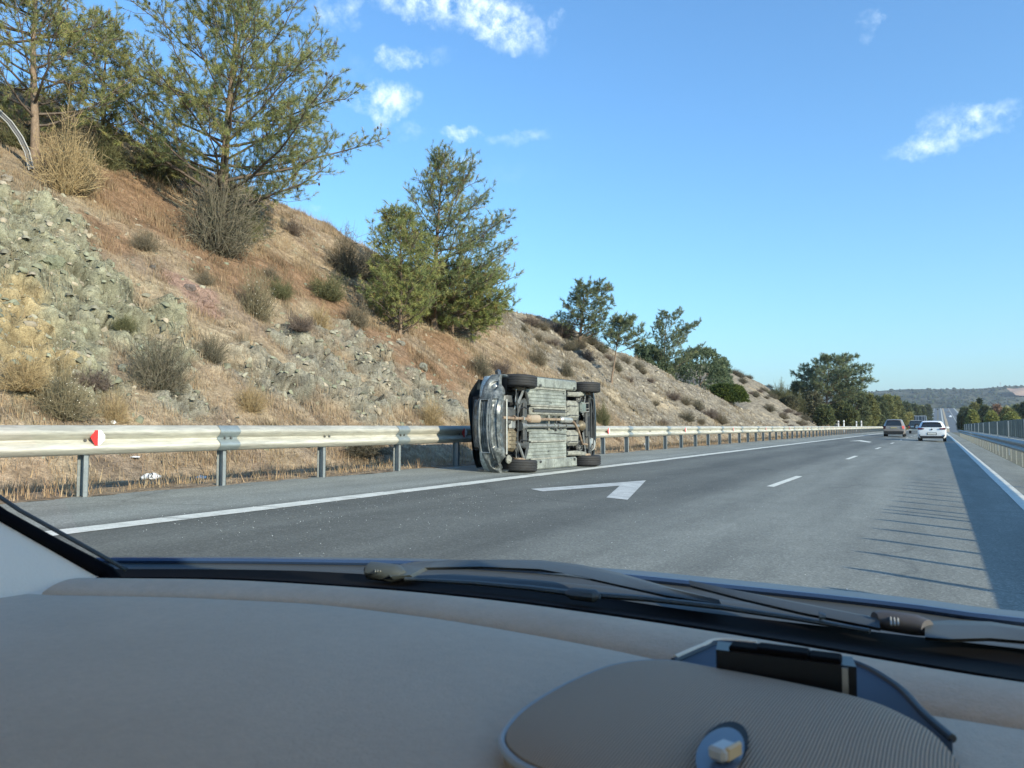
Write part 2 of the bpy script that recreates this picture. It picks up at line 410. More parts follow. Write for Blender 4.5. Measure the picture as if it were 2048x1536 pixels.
# ------------------------------------------------------------------ road, median, valley, hills
def asphalt():
    m = bpy.data.materials.new('asphalt'); m.use_nodes = True; t = NT(m.node_tree)
    tc = t.n('ShaderNodeTexCoord'); P = tc.outputs['Object']; s = t.n('ShaderNodeSeparateXYZ', ins={'Vector': P})
    X = s.outputs[0]; Y = s.outputs[1]
    wob = t.math('MULTIPLY', t.math('SUBTRACT', t.noise(.35, 3, .6, P), .5), .5)
    Xw = t.math('ADD', X, wob)
    # shoulder / slow lane (newer and darker) / fast lane
    prof = t.n('ShaderNodeValToRGB'); cr = prof.color_ramp
    while len(cr.elements) > 1: cr.elements.remove(cr.elements[-1])
    pts = [(-9.0, .23), (-6.55, .235), (-6.40, .20), (-6.15, .115), (-5.3, .142), (-4.4, .110), (-3.9, .138), (-3.2, .115), (-2.7, .175), (-1.9, .205), (-1.5, .178), (-.8, .215), (-.1, .187), (.5, .205), (1.1, .215), (2.2, .235)]
    for i, (x, c) in enumerate(pts):
        e = cr.elements[0] if i == 0 else cr.elements.new((x + 10) / 14)
        e.position = (x + 10) / 14; e.color = (c * .99, c * 1.05, c * .93, 1)
    t.link(t.math('DIVIDE', t.math('ADD', Xw, 10.0), 14.0), prof.inputs[0])
    mp = t.n('ShaderNodeMapping', ins={'Vector': P, 'Scale': (1.0, .12, 1.0)})
    c = t.mix(1.0, prof.outputs[0], t.ramp(t.noise(1.6, 5, .6, mp.outputs[0]), [(.3, .80), (.7, 1.2)]), 'MULTIPLY')
    c = t.mix(1.0, c, t.ramp(t.noise(2.2, 4, .6, P), [(.3, .93), (.7, 1.07)]), 'MULTIPLY')
    st = t.n('ShaderNodeTexVoronoi', feature='DISTANCE_TO_EDGE', ins={'Vector': t.mix(.35, P, t.n('ShaderNodeTexNoise', ins={'Vector': P, 'Scale': 1.3, 'Detail': 5.0}).outputs['Color']), 'Scale': .42})
    crk = t.math('MULTIPLY', t.ramp(st.outputs['Distance'], [(0, 1.0), (.006, 1.0), (.010, 0)]), t.ramp(t.noise(.25, 2, .5, P), [(.48, 0), (.56, 1)]))
    c = t.mix(t.math('MULTIPLY', crk, .22), c, (.03, .03, .03))
    c = t.mix(t.math('MULTIPLY', t.ramp(t.noise(1.1, 3, .5, P), [(.66, 0), (.72, 1)]), .22), c, (.03, .032, .033))
    vor = t.n('ShaderNodeTexVoronoi', ins={'Vector': P, 'Scale': 85.0}); vs = t.n('ShaderNodeSeparateColor', ins={'Color': vor.outputs['Color']})
    c = t.mix(1.0, c, t.ramp(vs.outputs[0], [(0, .72), (.6, 1.0), (.9, 1.2), (1, 1.5)]), 'MULTIPLY')
    b = t.n('ShaderNodeBsdfPrincipled', ins={'Base Color': c, 'Roughness': .78, 'Specular IOR Level': .35})
    bp = t.n('ShaderNodeBump', ins={'Height': vs.outputs[0], 'Strength': .5, 'Distance': .004}); t.link(bp.outputs[0], b.inputs['Normal'])
    t.link(b.outputs[0], t.n('ShaderNodeOutputMaterial').inputs[0]); return m
m_asph = asphalt()
XL = -8.20
def strip(name, x0, x1, y0, y1, m, up=.004, wob=0., dash=None, nx=2, kind='structure', step=None):
    yy = np.array(sorted(set(list(np.arange(y0, min(y1, 60), 1.0)) + list(np.arange(60, min(y1, 1100), 5.)) + [y0, y1])))
    yy = yy[(yy >= y0) & (yy <= y1)]
    if step: yy = np.arange(y0, y1 + step, step)
    rr = random.Random(3)
    rows = []
    for y in yy:
        w_ = wob * rr.uniform(-1, 1); w2 = wob * rr.uniform(-1, 1)
        rows.append([(x, y, -SL * np.clip(x, XR - .3, 2.0) * np.interp(y, [0, 220, 320], [1, 1, .2]) + float(yprof(y)) + up) for x in np.linspace(x0 + w_, x1 + w2, nx)])
    o = MB().grid(rows).obj(name, m); o['kind'] = kind; return o
rng = random.Random(11)
yy = list(np.arange(-14, 60, .5)) + list(np.arange(60, 420, 4.)) + list(np.arange(420, 1081, 20.))
rows = []
for y in yy:
    e = XL + .07 * math.sin(y * 2.1) + rng.uniform(-.05, .05)
    rows.append([(x, y, -SL * x * np.interp(y, [0, 220, 320], [1, 1, .2]) + float(yprof(y)) + .004) for x in (e, -6, -4, -2, 0, 1.2, 2.02)])
tag(MB().grid(rows).obj('road', m_asph, smooth=True), kind='structure')
m_paint = mat('road_paint', (.62, .63, .56), rough=.7, var=.22, scale=7, vfine=60.)
m_paintw = mat('worn_paint', (.46, .48, .46), rough=.75, var=.28, scale=5, vfine=50.)
def road_poly(name, pts, m, up=.009, world=None):
    P = [on_road(u, v) for u, v in pts] if world is None else world
    q = [(p[0], p[1], -SL * p[0] * np.interp(p[1], [0, 220, 320], [1, 1, .2]) + float(yprof(p[1])) + up) for p in P]
    o = MB().add(q, [tuple(range(len(q)))]).obj(name, m); o['kind'] = 'structure'; return o
# broad edge lines, laid in slabs with fine gaps where the paint has cracked
xl = -6.13
y = 1.0; k = 0
rows_l = MB(); rr = random.Random(5)
while y < 200:
    L = rr.uniform(.8, 1.35) if y < 40 else 6
    a = []
    for yy_ in (y, y + L - (.022 if y < 40 else 0)):
        for x in (xl - .12 + rr.uniform(-.012, .012), xl + .12 + rr.uniform(-.012, .012)):
            a.append((x, yy_ + (x - xl) * .5, -SL * x + .009))
    rows_l.add(a, [(0, 1, 3, 2)]); y += L
o = rows_l.obj('road_marking_edge_line', m_paint); o['kind'] = 'structure'
strip('road_marking_edge_line', .95, 1.17, -3, 200, m_paint, .009, wob=.004)
# lane dashes, measured off the photograph
d0 = on_road(1569, 963)[1] - .9; d1 = on_road(1699.5, 917)[1] - 1.5
per = 12.0
yd = on_road(1538, 974)[1]
k = 0
while True:
    a = yd + k * per
    if a > 200: break
    x = -2.44
    q = [(x - .06, a), (x + .06, a), (x + .06, a + 3.0), (x - .06, a + 3.0)]
    road_poly('road_marking_dash', None, m_paint, world=[np.array([px, py, 0]) for px, py in q]); k += 1
road_poly('road_marking_arrow', [(1061, 979), (1180, 970.3), (1292, 961.8), (1255, 1001), (1212.6, 996.4), (1239.5, 972.5), (1180, 976.8), (1085, 984)], m_paintw)
road_poly('road_marking_arrow', [(1697, 882.5), (1722, 880.6), (1744, 884.2), (1738, 885.2), (1718, 882.6)], m_paint)
# glass crumbs swept over the lane
rs = np.random.RandomState(2); n = 1000
gx = -6.6 + rs.gamma(1.9, 1.05, n); gy = 3.8 + rs.gamma(2.2, 2.0, n)
ok = (gx < 0); gx, gy = gx[ok], gy[ok]; n = len(gx); s = .0016 + .0036 * rs.rand(n) ** 2.5
base = np.stack([gx, gy, -SL * gx + .005], -1)
tet = np.array([(-1, -.8, 0), (1, -.6, 0), (0, 1, 0), (.1, 0, 1.1)])
an = rs.rand(n) * 6.28; ca, sa = np.cos(an), np.sin(an)
tv = tet[None] * s[:, None, None]; tv = np.stack([tv[..., 0] * ca[:, None] - tv[..., 1] * sa[:, None], tv[..., 0] * sa[:, None] + tv[..., 1] * ca[:, None], tv[..., 2]], -1) + base[:, None]
tf = (np.array([(0, 2, 1), (0, 1, 3), (1, 2, 3), (2, 0, 3)])[None] + 4 * np.arange(n)[:, None, None]).reshape(-1, 3)
m_crumb = mat('broken_glass', (.8, .85, .85), rough=.12, spec=.9)
tag(link('broken_glass', fast_mesh('broken_glass', tv.reshape(-1, 3), tf), m_crumb), label='crumbs of broken glass scattered over the dark lane before the overturned car', kind='stuff')
# median, the other carriageway and the valley floor
m_dirt = mat('dry_earth', (.17, .16, .12), rough=.95, var=.35, scale=.8, vfine=6., bump=.03, bscale=5, col2=(.12, .125, .08))
m_dirt2 = mat('dry_verge', (.42, .34, .22), rough=.95, var=.3, scale=.6, vfine=5., bump=.03, bscale=5, col2=(.36, .28, .17))
def sheet(name, x0, x1, y0, y1, m, dz=0., nx=4, fn=None):
    yy = list(np.arange(y0, min(y1, 140), 3.)) + list(np.arange(max(140, y0), y1, 20.)) + [y1]
    rows = [[(x, y, float(yprof(y)) + dz + (fn(x, y) if fn else 0)) for x in np.linspace(x0, x1, nx)] for y in yy]
    return tag(MB().grid(rows).obj(name, m, smooth=True), kind='structure')
sheet('median_ground', 2.0, 5.2, -14, 1080, m_dirt, -.09)
sheet('opposite_road', 5.0, 16.0, -14, 1080, m_asph, -.07, 3)
for x in (5.5, 15.2): strip('road_marking_opposite_line', x, x + .18, -5, 1075, m_paint, up=.018)
sheet('verge_ground', 15.9, 60, -14, 400, m_dirt, -.10, 6)
m_valley = mat('valley_ground', (.15, .15, .07), rough=.95, var=.35, scale=.02, col2=(.26, .22, .13), vfine=.12)
def far_z(X, Y):
    d = math.hypot(X, Y)
    return 0
def vz(x, y):
    side = max(abs(x - 3) - 14, 0)
    return -.22 - .02 * min(side, 60) + 2.2 * float(perlin(np.array([x * .006 + 3.3]), np.array([y * .006]))[0]) * min(side / 60, 1)
yy = list(np.arange(150, 420, 15.)) + list(np.arange(420, 1700, 40.))
rows = [[(x, y, float(yprof(y)) * (1 if abs(x) < 60 else max(0, 1 - (abs(x) - 60) / 600) * 1.0) + vz(x, y)) for x in list(np.linspace(-500, -40, 12)) + list(np.linspace(-30, 50, 12)) + list(np.linspace(60, 700, 16))] for y in yy]
tag(MB().grid(rows).obj('valley_ground', m_valley, smooth=True), kind='structure')
tag(MB().grid([[(x, y, -7.0) for x in np.linspace(-9000, 9000, 9)] for y in np.linspace(-9000, 12000, 9)]).obj('ground', m_valley), kind='structure')
# pale verges and rails seen as light lines on the far climbing road
m_conc = mat('pale_concrete', (.42, .43, .37), rough=.8, var=.1)
m_asphfar = mat('far_asphalt', (.11, .125, .13), rough=.8, var=.1, scale=.05)
def far_strip(name, xa, xb, y0, y1, m, up):
    yy = np.arange(y0, y1 + 1, 20.)
    tag(MB().grid([[(x, y, float(yprof(y)) + up) for x in (xa, xb)] for y in yy]).obj(name, m), kind='structure')
far_strip('far_road', -10.2, 15.5, 430, 1075, m_asphfar, .35)
far_strip('road_verge_far', -12.5, -9.6, 430, 1070, m_conc, .42)
far_strip('median_strip_far', 1.6, 2.6, 430, 1070, m_conc, .42)
far_strip('median_strip_far', -1.2, -.2, 430, 1070, m_dirt, .42)
far_strip('median_strip_far', 3.2, 4.6, 430, 1070, m_dirt2, .42)
far_strip('road_marking_far', -4.3, -3.9, 430, 1070, m_conc, .42)
far_strip('road_marking_far', 9.2, 9.6, 430, 1070, m_conc, .42)
far_strip('road_verge_far', 14.2, 15.2, 430, 1070, m_conc, .42)
# the long wooded ridge behind
def ridge(name, D, samples, m, depth_=900., base=-8, jit=3., step=4):
    """samples: (u, v) of the skyline; a ridge at distance D that slopes down towards the road"""
    us = np.arange(samples[0][0], samples[-1][0] + 1, step); vs = np.interp(us, [s_[0] for s_ in samples], [s_[1] for s_ in samples])
    tops = [at(u, v, D) for u, v in zip(us, vs)]
    rows = []; n = 46
    for i in range(n):
        f = i / (n - 1); row = []
        for p in tops:
            dirh = np.array([p[0], p[1]]) / math.hypot(p[0], p[1]); r = math.hypot(p[0], p[1]) - depth_ * (1 - f)
            x, y = dirh * r
            g = f ** 1.25
            q = float(fbm(np.array([x / 260.]), np.array([y / 260.]), 5)[0])
            row.append((x, y, base + (p[2] - base) * g + q * 46 * math.sin(math.pi * f) + q * 2))
        rows.append(row)
    rows.append([(p[0] * 1.4, p[1] * 1.4, base) for p in tops])
    return tag(MB().grid(rows).obj(name, m, smooth=True), kind='structure')
m_ridge = mat('ridge_scrub', (.045, .058, .038), rough=1., var=.5, scale=.010, col2=(.10, .10, .070), vfine=.06, spec=0.)
RIDGE_SKY = [(700, 800), (1400, 800), (1560, 792), (1660, 791), (1740, 784), (1770, 781), (1800, 779), (1850, 778), (1900, 778.5), (1950, 778), (1990, 774.5), (2015, 772.5), (2048, 772), (2300, 774), (2700, 790)]
ridge('far_hill', 2300., RIDGE_SKY, m_ridge, depth_=1150.)
# trees far off on the ridge and in the valley: nobody could count them
def clumps(name, pts, sizes, cols, m, seed=1):
    """many rough tree-shaped lumps in one mesh"""
    rs = np.random.RandomState(seed); pts = np.asarray(pts, float); n = len(pts)
    bm = bmesh.new(); bmesh.ops.create_icosphere(bm, subdivisions=1, radius=1); bm.verts.ensure_lookup_table()
    T = np.array([v.co for v in bm.verts]); TF = np.array([[v.index for v in f.verts] for f in bm.faces]); bm.free()
    k = len(T); j = 1 + .5 * (rs.rand(n, k, 1) - .5)
    Vv = T[None] * j * np.asarray(sizes)[:, None, :] + pts[:, None]
    Ff = (TF[None] + k * np.arange(n)[:, None, None]).reshape(-1, 3)
    cc = np.repeat(np.asarray(cols)[:, None, :], k, 1) * (1 + .3 * (rs.rand(n, k, 1) - .5))
    return link(name, fast_mesh(name, Vv.reshape(-1, 3), Ff, False, cc.reshape(-1, 3)), m)
m_clump = mat('far_foliage', (0, 0, 0), attr=True, rough=1., spec=0., bump=.6, bscale=1.2, var=.4, scale=1.2)
rs = np.random.RandomState(4); P = []; S_ = []; K = []
fh = bpy.data.objects['far_hill'].data
for _ in range(11000):
    i = rs.randint(len(fh.vertices) - 400); v = fh.vertices[i].co
    if v.x < -400 or v.x > 1000: continue
    s = rs.uniform(1.2, 3.4) * (1 + .8 * (rs.rand() < .1)); P.append((v.x + rs.uniform(-12, 12), v.y + rs.uniform(-12, 12), v.z + .3 * s)); S_.append((s * 1.2, s * 1.2, s)); g = rs.uniform(.7, 1.3)
    K.append((.040 * g, .055 * g, .033 * g))
tag(clumps('far_woods', P, S_, K, m_clump), label='scrub and scattered trees covering the long distant hill', kind='stuff')

# ------------------------------------------------------------------ crash barriers
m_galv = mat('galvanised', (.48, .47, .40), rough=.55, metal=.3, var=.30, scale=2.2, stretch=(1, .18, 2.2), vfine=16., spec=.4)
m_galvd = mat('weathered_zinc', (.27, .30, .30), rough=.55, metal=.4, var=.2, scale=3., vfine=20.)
m_lap = mat('splice_zinc', (.30, .35, .35), rough=.5, metal=.5, var=.15, scale=9.)
m_bolt = mat('bolt_steel', (.16, .16, .15), rough=.5, metal=.7)
m_red = mat('reflector_red', (.62, .035, .03), rough=.3, spec=.6); m_wht = mat('reflector_white', (.85, .85, .83), rough=.3)
# W profile, (offset towards the road, height)
WP = [(0.0, .312), (.018, .308), (.040, .290), (.070, .262), (.082, .245), (.082, .222), (.070, .205), (.032, .172), (.012, .156), (.012, .140), (.032, .124), (.070, .092), (.082, .074), (.082, .052), (.070, .036), (.040, .010), (.018, -.006), (0, -.012)]
RT = .785     # top of the rail above the ground at its foot
def rail_mesh(L, side, name='rail_section'):
    mb = MB(); rows = []
    for y in np.linspace(0, L, max(2, int(L / .5) + 1)):
        rows.append([(side * p, y, h_) for p, h_ in WP])
    mb.grid(rows); mb.grid([[(x - side * .004, y, z) for x, y, z in r] for r in rows])
    return mb.mesh(name, True)
rail_L = empty('crash_barrier', (XR, 0, 0), 'long pale galvanised crash barrier with red and white reflectors along the hill side', 'crash barrier')
sp = 1.862; Y0 = 5.12
me_sec = rail_mesh(2 * sp + .16, 1); me_sec.materials.append(m_galv)
zr = lambda x, y: -SL * x + float(yprof(y))
def post_mesh():
    mb = MB()   # C section, opening to the side
    mb.box((-.06, -.028, -.75), (-.052, .028, .30)).box((.052, -.028, -.75), (.06, .028, .30)).box((-.06, .020, -.752), (.06, .029, .302))
    me = mb.mesh('post'); me.materials.append(m_galvd); return me
me_post = post_mesh()
def bolts():
    mb = MB()
    for dy in (-.085, 0.0, .085):
        for dz in (.195, .10): mb.tube([(.03, dy, dz), (.056, dy, dz)], .016, 6)
    mb.tube([(.012, .0, .148), (.036, .0, .148)], .024, 8)
    me = mb.mesh('bolts'); me.materials.append(m_bolt); return me
def bolts_end():
    mb = MB()
    mb.tube([(.02, 0, .148), (.036, 0, .148)], .016, 6)
    me = mb.mesh('bolt'); me.materials.append(m_bolt); return me
me_b1 = bolts_end()
me_lap = MB()
rws = [[(p + .006 + (.004), y, h_) for p, h_ in WP] for y in (0, .16, .32)]
me_lap = MB().grid(rws).grid([[(x - .003, y, z) for x, y, z in r] for r in rws]).mesh('splice', True); me_lap.materials.append(m_lap)
def reflector():
    o1 = [(-.085, 0.01), (-.03, .085), (.0, .085), (0., -.08), (-.03, -.08)]
    o2 = [(.0, .085), (.03, .085), (.08, .03), (.08, -.02), (.02, -.08), (0, -.08)]
    a = MB().prism([(0, y, z) for y, z in o1], (.012, 0, 0)).mesh('reflector'); a.materials.append(m_red)
    b = MB().prism([(0, y, z) for y, z in o2], (.012, 0, 0)).mesh('reflector_half'); b.materials.append(m_wht)
    return a, b
me_r1, me_r2 = reflector()
NP = 0; y = Y0 - 4 * sp; k = -4
while y < 150:
    lean = rng.uniform(-.012, .012)
    q = link('post', me_post, None, rail_L); q.location = (-.075, y, zr(XR, y) + RT - .31); q.rotation_euler = (lean, lean, 0)
    if k % 2 == 1 or k % 2 == -1: pass
    if k % 2 == 0:
        s_ = link('rail_section', me_sec, None, rail_L); s_.location = (0, y - sp, zr(XR, y) + RT - .312)
    if k % 2 == 1 and y < 70:
        l_ = link('splice', me_lap, None, rail_L); l_.location = (.001, y - .16, zr(XR, y) + RT - .312)
    if y < 60: 
        for by in (-.05, .05): b_ = link('bolt', me_b1, None, rail_L); b_.location = (.004 if k % 2 == 0 else .012, y + by, zr(XR, y) + RT - .312)
    if k % 4 == 0 and y < 120:
        r1 = link('reflector', me_r1, None, rail_L); r1.location = (.075, y + .06, zr(XR, y) + RT - .14)
        r2 = link('reflector_half', me_r2, None, r1)
    y += sp; k += 1
# right hand barrier with the anti-dazzle screen on the median
XRR = 1.98
rail_R = empty('crash_barrier', (XRR, 0, 0), 'dark crash barrier in shade on the median beside the tall green screen', 'crash barrier')
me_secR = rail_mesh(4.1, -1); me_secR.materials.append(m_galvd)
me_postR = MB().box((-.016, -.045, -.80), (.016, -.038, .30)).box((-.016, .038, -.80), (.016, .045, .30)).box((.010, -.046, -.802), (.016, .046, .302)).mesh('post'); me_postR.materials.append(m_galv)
y = -4.0; k = 0
while y < 104:
    z0 = -SL * 2 + float(yprof(y)) + RT - .33
    if k % 2 == 0: s_ = link('rail_section', me_secR, None, rail_R); s_.location = (0, y, z0)
    q = link('post', me_postR, None, rail_R); q.location = (.12, y + 1, z0)
    if y > 14 and y < 34:
        q2 = link('spacer', MB().box((0.02, -.05, .07), (.12, .05, .24)).mesh('spacer'), m_galv, rail_R); q2.location = (0, y + 1, z0)
    y += 2.0; k += 1
scrn = empty('anti_dazzle_screen', (2.62, 0, 0), 'long row of blue green anti dazzle blades with pale posts behind the median barrier', 'screen')
m_scr = mat('screen_blades', (.05, .080, .092), rough=.55, var=.15, scale=2.)
m_spost = mat('screen_post', (.34, .39, .41), rough=.5, metal=.3)
ST = 1.34
me_slat = MB().cbox((0, 0, 0), (.24, .035, .66), .012).mesh('blade'); me_slat.materials.append(m_scr)
me_sp = MB().box((-.018, -.03, -1.45), (.018, .03, .30)).mesh('post'); me_sp.materials.append(m_spost)
me_rl = MB().box((-.03, 0, -.40), (.03, 6.79, -.33)).mesh('bottom_rail'); me_rl.materials.append(m_spost)
y = -4.; j = 0
while y < 104:
    z0 = ST - .33 + float(yprof(y))
    if j % 8 == 0:
        q = link('post', me_sp, None, scrn); q.location = (-0.16, y + .4, z0)
        q = link('bottom_rail', me_rl, None, scrn); q.location = (0, y, z0)
    q = link('blade', me_slat, None, scrn); q.location = (0, y, z0 + .012 * math.sin(y * 3)); q.rotation_euler = (0, rng.uniform(-.02, .02), rng.uniform(-.08, .08))
    y += .85; j += 1
# ------------------------------------------------------------------ vegetation
m_needle = leafmat('pine_needles', trans=.35)
m_leaf = leafmat('leaves', trans=.25)
m_bark = mat('pine_bark', (.22, .165, .12), rough=.95, var=.35, scale=7, vfine=40., bump=.012, bscale=45, stretch=(1, 1, .35), spec=.1)
m_limb = mat('grey_limbs', (.13, .105, .085), rough=.95, var=.3, scale=9, spec=.1)
m_twig = mat('dry_twigs', (.22, .18, .135), rough=.95, var=.2, scale=9, spec=.1)
m_cone = mat('pine_cone', (.05, .032, .022), rough=.8)

def tubes(segs, n=4):
    """segs: list of (path (k,3), radii) -> V, F quads"""
    V, F, k = [], [], 0
    for P, r in segs:
        P = np.asarray(P, float); m = len(P)
        D = np.gradient(P, axis=0); D /= np.linalg.norm(D, axis=1)[:, None] + 1e-9
        ref = np.array([0.3, .2, 1.]) if abs(D[0][2]) < .8 else np.array([1., .2, 0])
        A = np.cross(D, ref); A /= np.linalg.norm(A, axis=1)[:, None] + 1e-9; B = np.cross(D, A)
        t = np.arange(n) * 2 * math.pi / n
        ring = P[:, None] + (A[:, None] * np.cos(t)[None, :, None] + B[:, None] * np.sin(t)[None, :, None]) * np.asarray(r)[:, None, None]
        V.append(ring.reshape(-1, 3)); i = np.arange(m - 1)[:, None] * n; j = np.arange(n)[None]
        F.append(np.stack([i + j, i + (j + 1) % n, i + n + (j + 1) % n, i + n + j], -1).reshape(-1, 4) + k); k += m * n
    return np.concatenate(V), np.concatenate(F)

def needles(P, D, rs, K=18, L=.11, W=.006, spread=.75, cols=None):
    """sprays of thin needles: origins P, directions D"""
    n = len(P); P = np.repeat(P, K, 0); Dn = np.repeat(D, K, 0); m = len(P)
    rnd = rs.normal(size=(m, 3)); d = Dn + spread * rnd; d /= np.linalg.norm(d, axis=1)[:, None]
    s = np.cross(d, rs.normal(size=(m, 3))); s /= np.linalg.norm(s, axis=1)[:, None]
    l = L * (.6 + .6 * rs.rand(m, 1)); b = P + Dn * (rs.rand(m, 1) - .7) * L * .7
    V = np.stack([b - s * W * .5, b + s * W * .5, b + d * l + s * W * .25], 1)
    V[:, 2] -= 0
    F = np.arange(m * 3).reshape(-1, 3)
    c = None
    if cols is not None:
        c = np.repeat(np.repeat(cols, K, 0) * (.8 + .4 * rs.rand(m, 1)), 3, 0)
    return V.reshape(-1, 3), F, c

def unit(v): return v / (np.linalg.norm(v, axis=-1, keepdims=True) + 1e-9)

def pine(name, base, Ht, env, label, seed=1, nprim=34, t0=.12, K=18, L=.12, W=.007, dens=1., lean=(0, 0), tr=.16, group=None, cat='tree', c1=(.36, .38, .15), c2=(.19, .24, .12), c3=(.44, .40, .16),
         rise=.55, cones=0, twl=.42, fill=None, asym=1.0, wob=.25):
    """env(t) -> crown half widths (towards picture left, right) at height fraction t"""
    rs = np.random.RandomState(seed); base = np.asarray(base, float)
    root = empty(name, base, label, cat, group)
    ex = CR; ey = np.array([-CR[1], CR[0], 0])
    nt = 12; tt = np.linspace(0, 1, nt)
    tp = np.stack([lean[0] * tt * Ht + wob * np.sin(tt * 5 + seed) * tt * Ht * .06, np.zeros(nt) + .04 * Ht * np.sin(tt * 4 + 2 * seed) * tt, tt * Ht], -1)
    tp = tp[:, :1] * ex + tp[:, 1:2] * ey + tp[:, 2:] * np.array([0, 0, 1.])
    def trunk_at(t): return np.array([np.interp(t, tt, tp[:, i]) for i in range(3)])
    trad = tr * (1 - tt * .93) * (1 + .5 * np.exp(-tt * 22))
    tp2 = tp.copy(); tp2[0, 2] -= .5
    limbs = []; twigs = []; TP = []; TD = []; CN = []
    for i in range(nprim):
        f = (i + .5) / nprim; ta = t0 + (0.97 - t0) * f ** 1.0 + rs.uniform(-.012, .012)
        phi = i * 2.399963 + rs.uniform(-.35, .35)
        cx, sx = math.cos(phi), math.sin(phi)
        tt_ = min(ta + rise * .28 * rs.uniform(.5, 1.2), .995)
        el_, er_ = env(tt_); side = er_ if cx > 0 else el_
        ln = (abs(cx) * side + abs(sx) * .5 * (el_ + er_) * asym)
        ln *= rs.uniform(.72, 1.06)
        if ln < .12: continue
        a = trunk_at(ta); dirn = cx * ex + sx * ey
        tip = trunk_at(tt_) + dirn * ln; tip[2] += 0
        s = np.linspace(0, 1, 8)[:, None]
        mid = a + (tip - a) * .5 - np.array([0, 0, 1.]) * (tip[2] - a[2]) * .28 + rs.normal(size=3) * .04 * ln
        path = (1 - s) ** 2 * a + 2 * s * (1 - s) * mid + s ** 2 * tip
        path += rs.normal(size=path.shape) * .018 * ln * s
        r0 = max(.012, np.interp(ta, tt, trad) * .42) * min(1, .45 + ln / (Ht * .35))
        limbs.append((path, np.linspace(r0, .008, 8)))
        L1 = np.linalg.norm(tip - a); D1 = unit(np.gradient(path, axis=0))
        nsec = max(3, int(L1 * 4.6 * dens ** .5) + 2)
        for j in range(nsec):
            q = .22 + .78 * (j + rs.rand()) / nsec; k_ = min(q * 7, 6.999); i0 = int(k_); fr = k_ - i0
            p = path[i0] * (1 - fr) + path[min(i0 + 1, 7)] * fr; d = D1[i0]
            sd = np.cross(d, [0, 0, 1.]); sd /= np.linalg.norm(sd) + 1e-6
            sd2 = np.cross(sd, d); aa = rs.uniform(-.9, .9); sg = (1 if j % 2 else -1)
            d2 = unit(d * .7 + (sd * sg * math.cos(aa) + sd2 * math.sin(aa)) * rs.uniform(.45, 1.05) + np.array([0, 0, 1.]) * rs.uniform(.0, .5))
            l2 = (.16 + .30 * L1 * (1.12 - q)) * rs.uniform(.6, 1.2); l2 = min(l2, 1.5)
            e = p + d2 * l2 + np.array([0, 0, .10 * l2]); m_ = p + d2 * l2 * .5 - np.array([0, 0, .04 * l2])
            limbs.append((np.stack([p, m_, e]), [max(.006, r0 * .3 * (1 - q * .6)), .006, .004]))
            nt3 = max(2, int(l2 / .17 * dens))
            for g in range(nt3):
                w_ = (g + rs.rand()) / nt3; w_ = .15 + .85 * w_; pb = p * (1 - w_) + e * w_
                d3 = unit(d2 * .8 + rs.normal(size=3) * .7 + np.array([0, 0, .4])); l3 = twl * rs.uniform(.3, 1.0) * (.7 + .3 * min(l2, 1))
                pe = pb + d3 * l3
                twigs.append((np.stack([pb, pe]), [.004, .003]))
                for h_ in (.55, .8, 1.0):
                    if rs.rand() < .85: TP.append(pb + d3 * l3 * h_); TD.append(d3)
            TP.append(e); TD.append(d2)
            if cones and rs.rand() < cones: CN.append(e + rs.normal(size=3) * .05)
        TP.append(tip); TD.append(D1[-1])
    TP.append(tp[-1]); TD.append(np.array([0, 0, 1.]))
    TP, TD = np.array(TP), unit(np.array(TD))
    Vt, Ft = tubes([(tp2, trad)], 9)
    link('trunk', fast_mesh('trunk', Vt, Ft, True), m_bark, root)
    V1, F1 = tubes(limbs, 4); V2, F2 = tubes(twigs, 3) if twigs and Ht * FPX / max(depth(base), 1) > 200 else (np.zeros((0, 3)), None)
    o = link('branches', fast_mesh('branches', V1, F1, True), m_limb, root); o['kind'] = 'stuff'
    if F2 is not None: o = link('twigs', fast_mesh('twigs', V2, F2), m_twig, root); o['kind'] = 'stuff'
    n = len(TP); wn = fbm(TP[:, 0] * .9 + seed, TP[:, 2] * .9 + TP[:, 1] * .7, 3)[:, None]
    u = np.clip(.5 + wn * 1.2 + .22 * rs.normal(size=(n, 1)), 0, 1)
    cc = np.array(c2) * (1 - u) + np.array(c1) * u; y_ = (rs.rand(n, 1) < .16); cc = np.where(y_, np.array(c3), cc); r_ = rs.rand(n, 1) < .02; cc = np.where(r_, np.array([.19, .10, .045]), cc)
    Vn, Fn, Cn = needles(TP, TD, rs, K, L, W, .88, cc)
    o = link('crown', fast_mesh('crown', Vn, Fn, False, Cn), m_needle, root); o['kind'] = 'stuff'
    if CN:
        CN = np.array(CN); b = bmesh.new(); bmesh.ops.create_icosphere(b, subdivisions=1, radius=1); T = np.array([v.co for v in b.verts]); TF = np.array([[v.index for v in f.verts] for f in b.faces]); b.free()
        Vc = (T[None] * np.array([.034, .034, .055]) + CN[:, None]).reshape(-1, 3); Fc = (TF[None] + len(T) * np.arange(len(CN))[:, None, None]).reshape(-1, 3)
        o = link('pine_cones', fast_mesh('pine_cones', Vc, Fc), m_cone, root); o['kind'] = 'stuff'
    print(name, 'tufts', n, 'tris', len(Fn))
    return root

